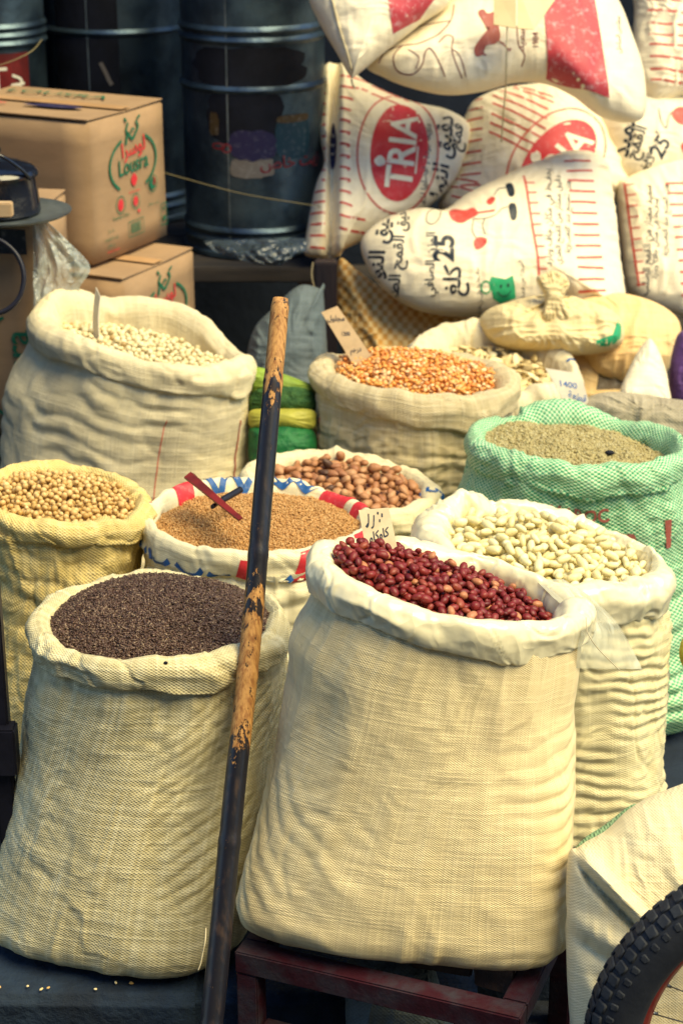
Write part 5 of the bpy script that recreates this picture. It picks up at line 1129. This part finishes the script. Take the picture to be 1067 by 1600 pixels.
prnt(Y1, 'green_mark', [blob([(925, 536), (950, 530), (958, 524), (962, 502), (968, 506), (966, 530), (950, 542), (928, 544)], 30)], 'bright_green_ink')
bag('white_bag', 'small pointed white bag before the yellow sacks near the violet cloth', 'bag', PG, (1005, 585), 5.15, [(965, 615), (985, 570), (1005, 538), (1020, 528), (1036, 560), (1044, 600), (1040, 640), (970, 640)], 26, 'flour_bag', seed=76, wr=4, nt=140, nr=24)
bag('violet_cloth', 'violet cloth bundle at the right edge behind the grey sack', 'cloth', None, (1085, 590), 5.2, [(1045, 600), (1052, 540), (1070, 515), (1130, 520), (1140, 640), (1060, 660)], 40, 'violet_cloth', seed=77, wr=6, nt=120, nr=22)
bag('grey_sack', 'folded grey sack rim just behind the green woven sack at the right', 'sack', None, (1020, 665), 4.86, [(895, 640), (915, 622), (950, 612), (1000, 616), (1040, 622), (1100, 632), (1160, 660), (1150, 760), (980, 780), (900, 720)], 70, 'grey_cloth', seed=78, wr=7, rad=6)
bag('painted_shade_sack', 'pale grey sack with shade painted into its cloth behind the wooden pole between the drums and corn sack', 'sack', None, (445, 590), 5.30, [(505, 452), (468, 446), (428, 480), (394, 520), (384, 590), (390, 700), (520, 720), (512, 560), (505, 450)], 60, 'painted_shade_cloth', seed=79, wr=5)
o_ = bag('netting_bundle', 'bright green net bundle at the bottom beside the chickpea sack', 'bundle', None, (440, 700), 4.72, [(388, 680), (400, 664), (440, 660), (485, 668), (495, 700), (480, 740), (400, 740)], 40, 'green_net', seed=81, wr=6, nt=140, nr=24)
bag('yellow_roll', 'yellow plastic roll between two green bundles beside the pole', 'roll', None, (440, 655), 4.71, [(388, 655), (395, 640), (440, 638), (488, 640), (494, 656), (486, 672), (440, 672), (396, 670)], 26, 'yellow_plastic', seed=82, wr=3, nt=120, nr=20)
bag('leaf_bundle', 'dark green leafy bundle above the yellow roll beside the pole', 'bundle', None, (442, 628), 4.74, [(388, 630), (400, 608), (440, 602), (480, 606), (494, 628), (480, 650), (400, 650)], 34, 'green_veg', seed=83, wr=8, nt=160, nr=26)
bag('lime_cloth', 'lime green folded cloth topping the green bundles beside the pole', 'cloth', None, (440, 602), 4.76, [(386, 590), (398, 574), (430, 580), (470, 594), (494, 606), (488, 620), (440, 616), (396, 618)], 30, 'lime_cloth', seed=84, wr=4, nt=120, nr=20)
# yellowed card tab and string above the pile
card_ = empty('card_strip', tuple(W(815, 20, 5.1)), 'folded yellow cardboard strip lying on the horse print bag', 'cardboard')
for quad in ([(772, -20, 5.16), (806, -20, 5.14), (806, 44, 5.10), (771, 38, 5.12)], [(808, -20, 5.14), (880, -20, 5.2), (834, 46, 5.10), (808, 44, 5.10)]):
    A = [W(*q) for q in quad]; L = [tuple(a) for a in A] + [tuple(a - CN * .006) for a in A]
    me = bpy.data.meshes.new('strip'); me.from_pydata(L, [], [(0, 1, 2, 3), (4, 7, 6, 5), (0, 4, 5, 1), (1, 5, 6, 2), (2, 6, 7, 3), (3, 7, 4, 0)]); link('strip', me, card_, M['yellow_cloth'])
tag(tube(crom([W(792, 38, 5.12), W(791, 80, 5.12), W(790, 130, 5.2), W(786, 180, 5.45), (W(783, 222, 5.55))], 24), .0022, 6, 'hanging_string', None, M['thread']), 'pale string hanging from the yellow cardboard strip over the bags', 'string')
tag(tube(crom([W(489, 410, 5.6), W(487, 430, 5.6), W(492, 455, 5.6), W(491, 472, 5.6)], 16), .0018, 6, 'hanging_thread', None, M['thread']), 'short white thread dangling from the lower corner of the TRIA bag', 'thread')
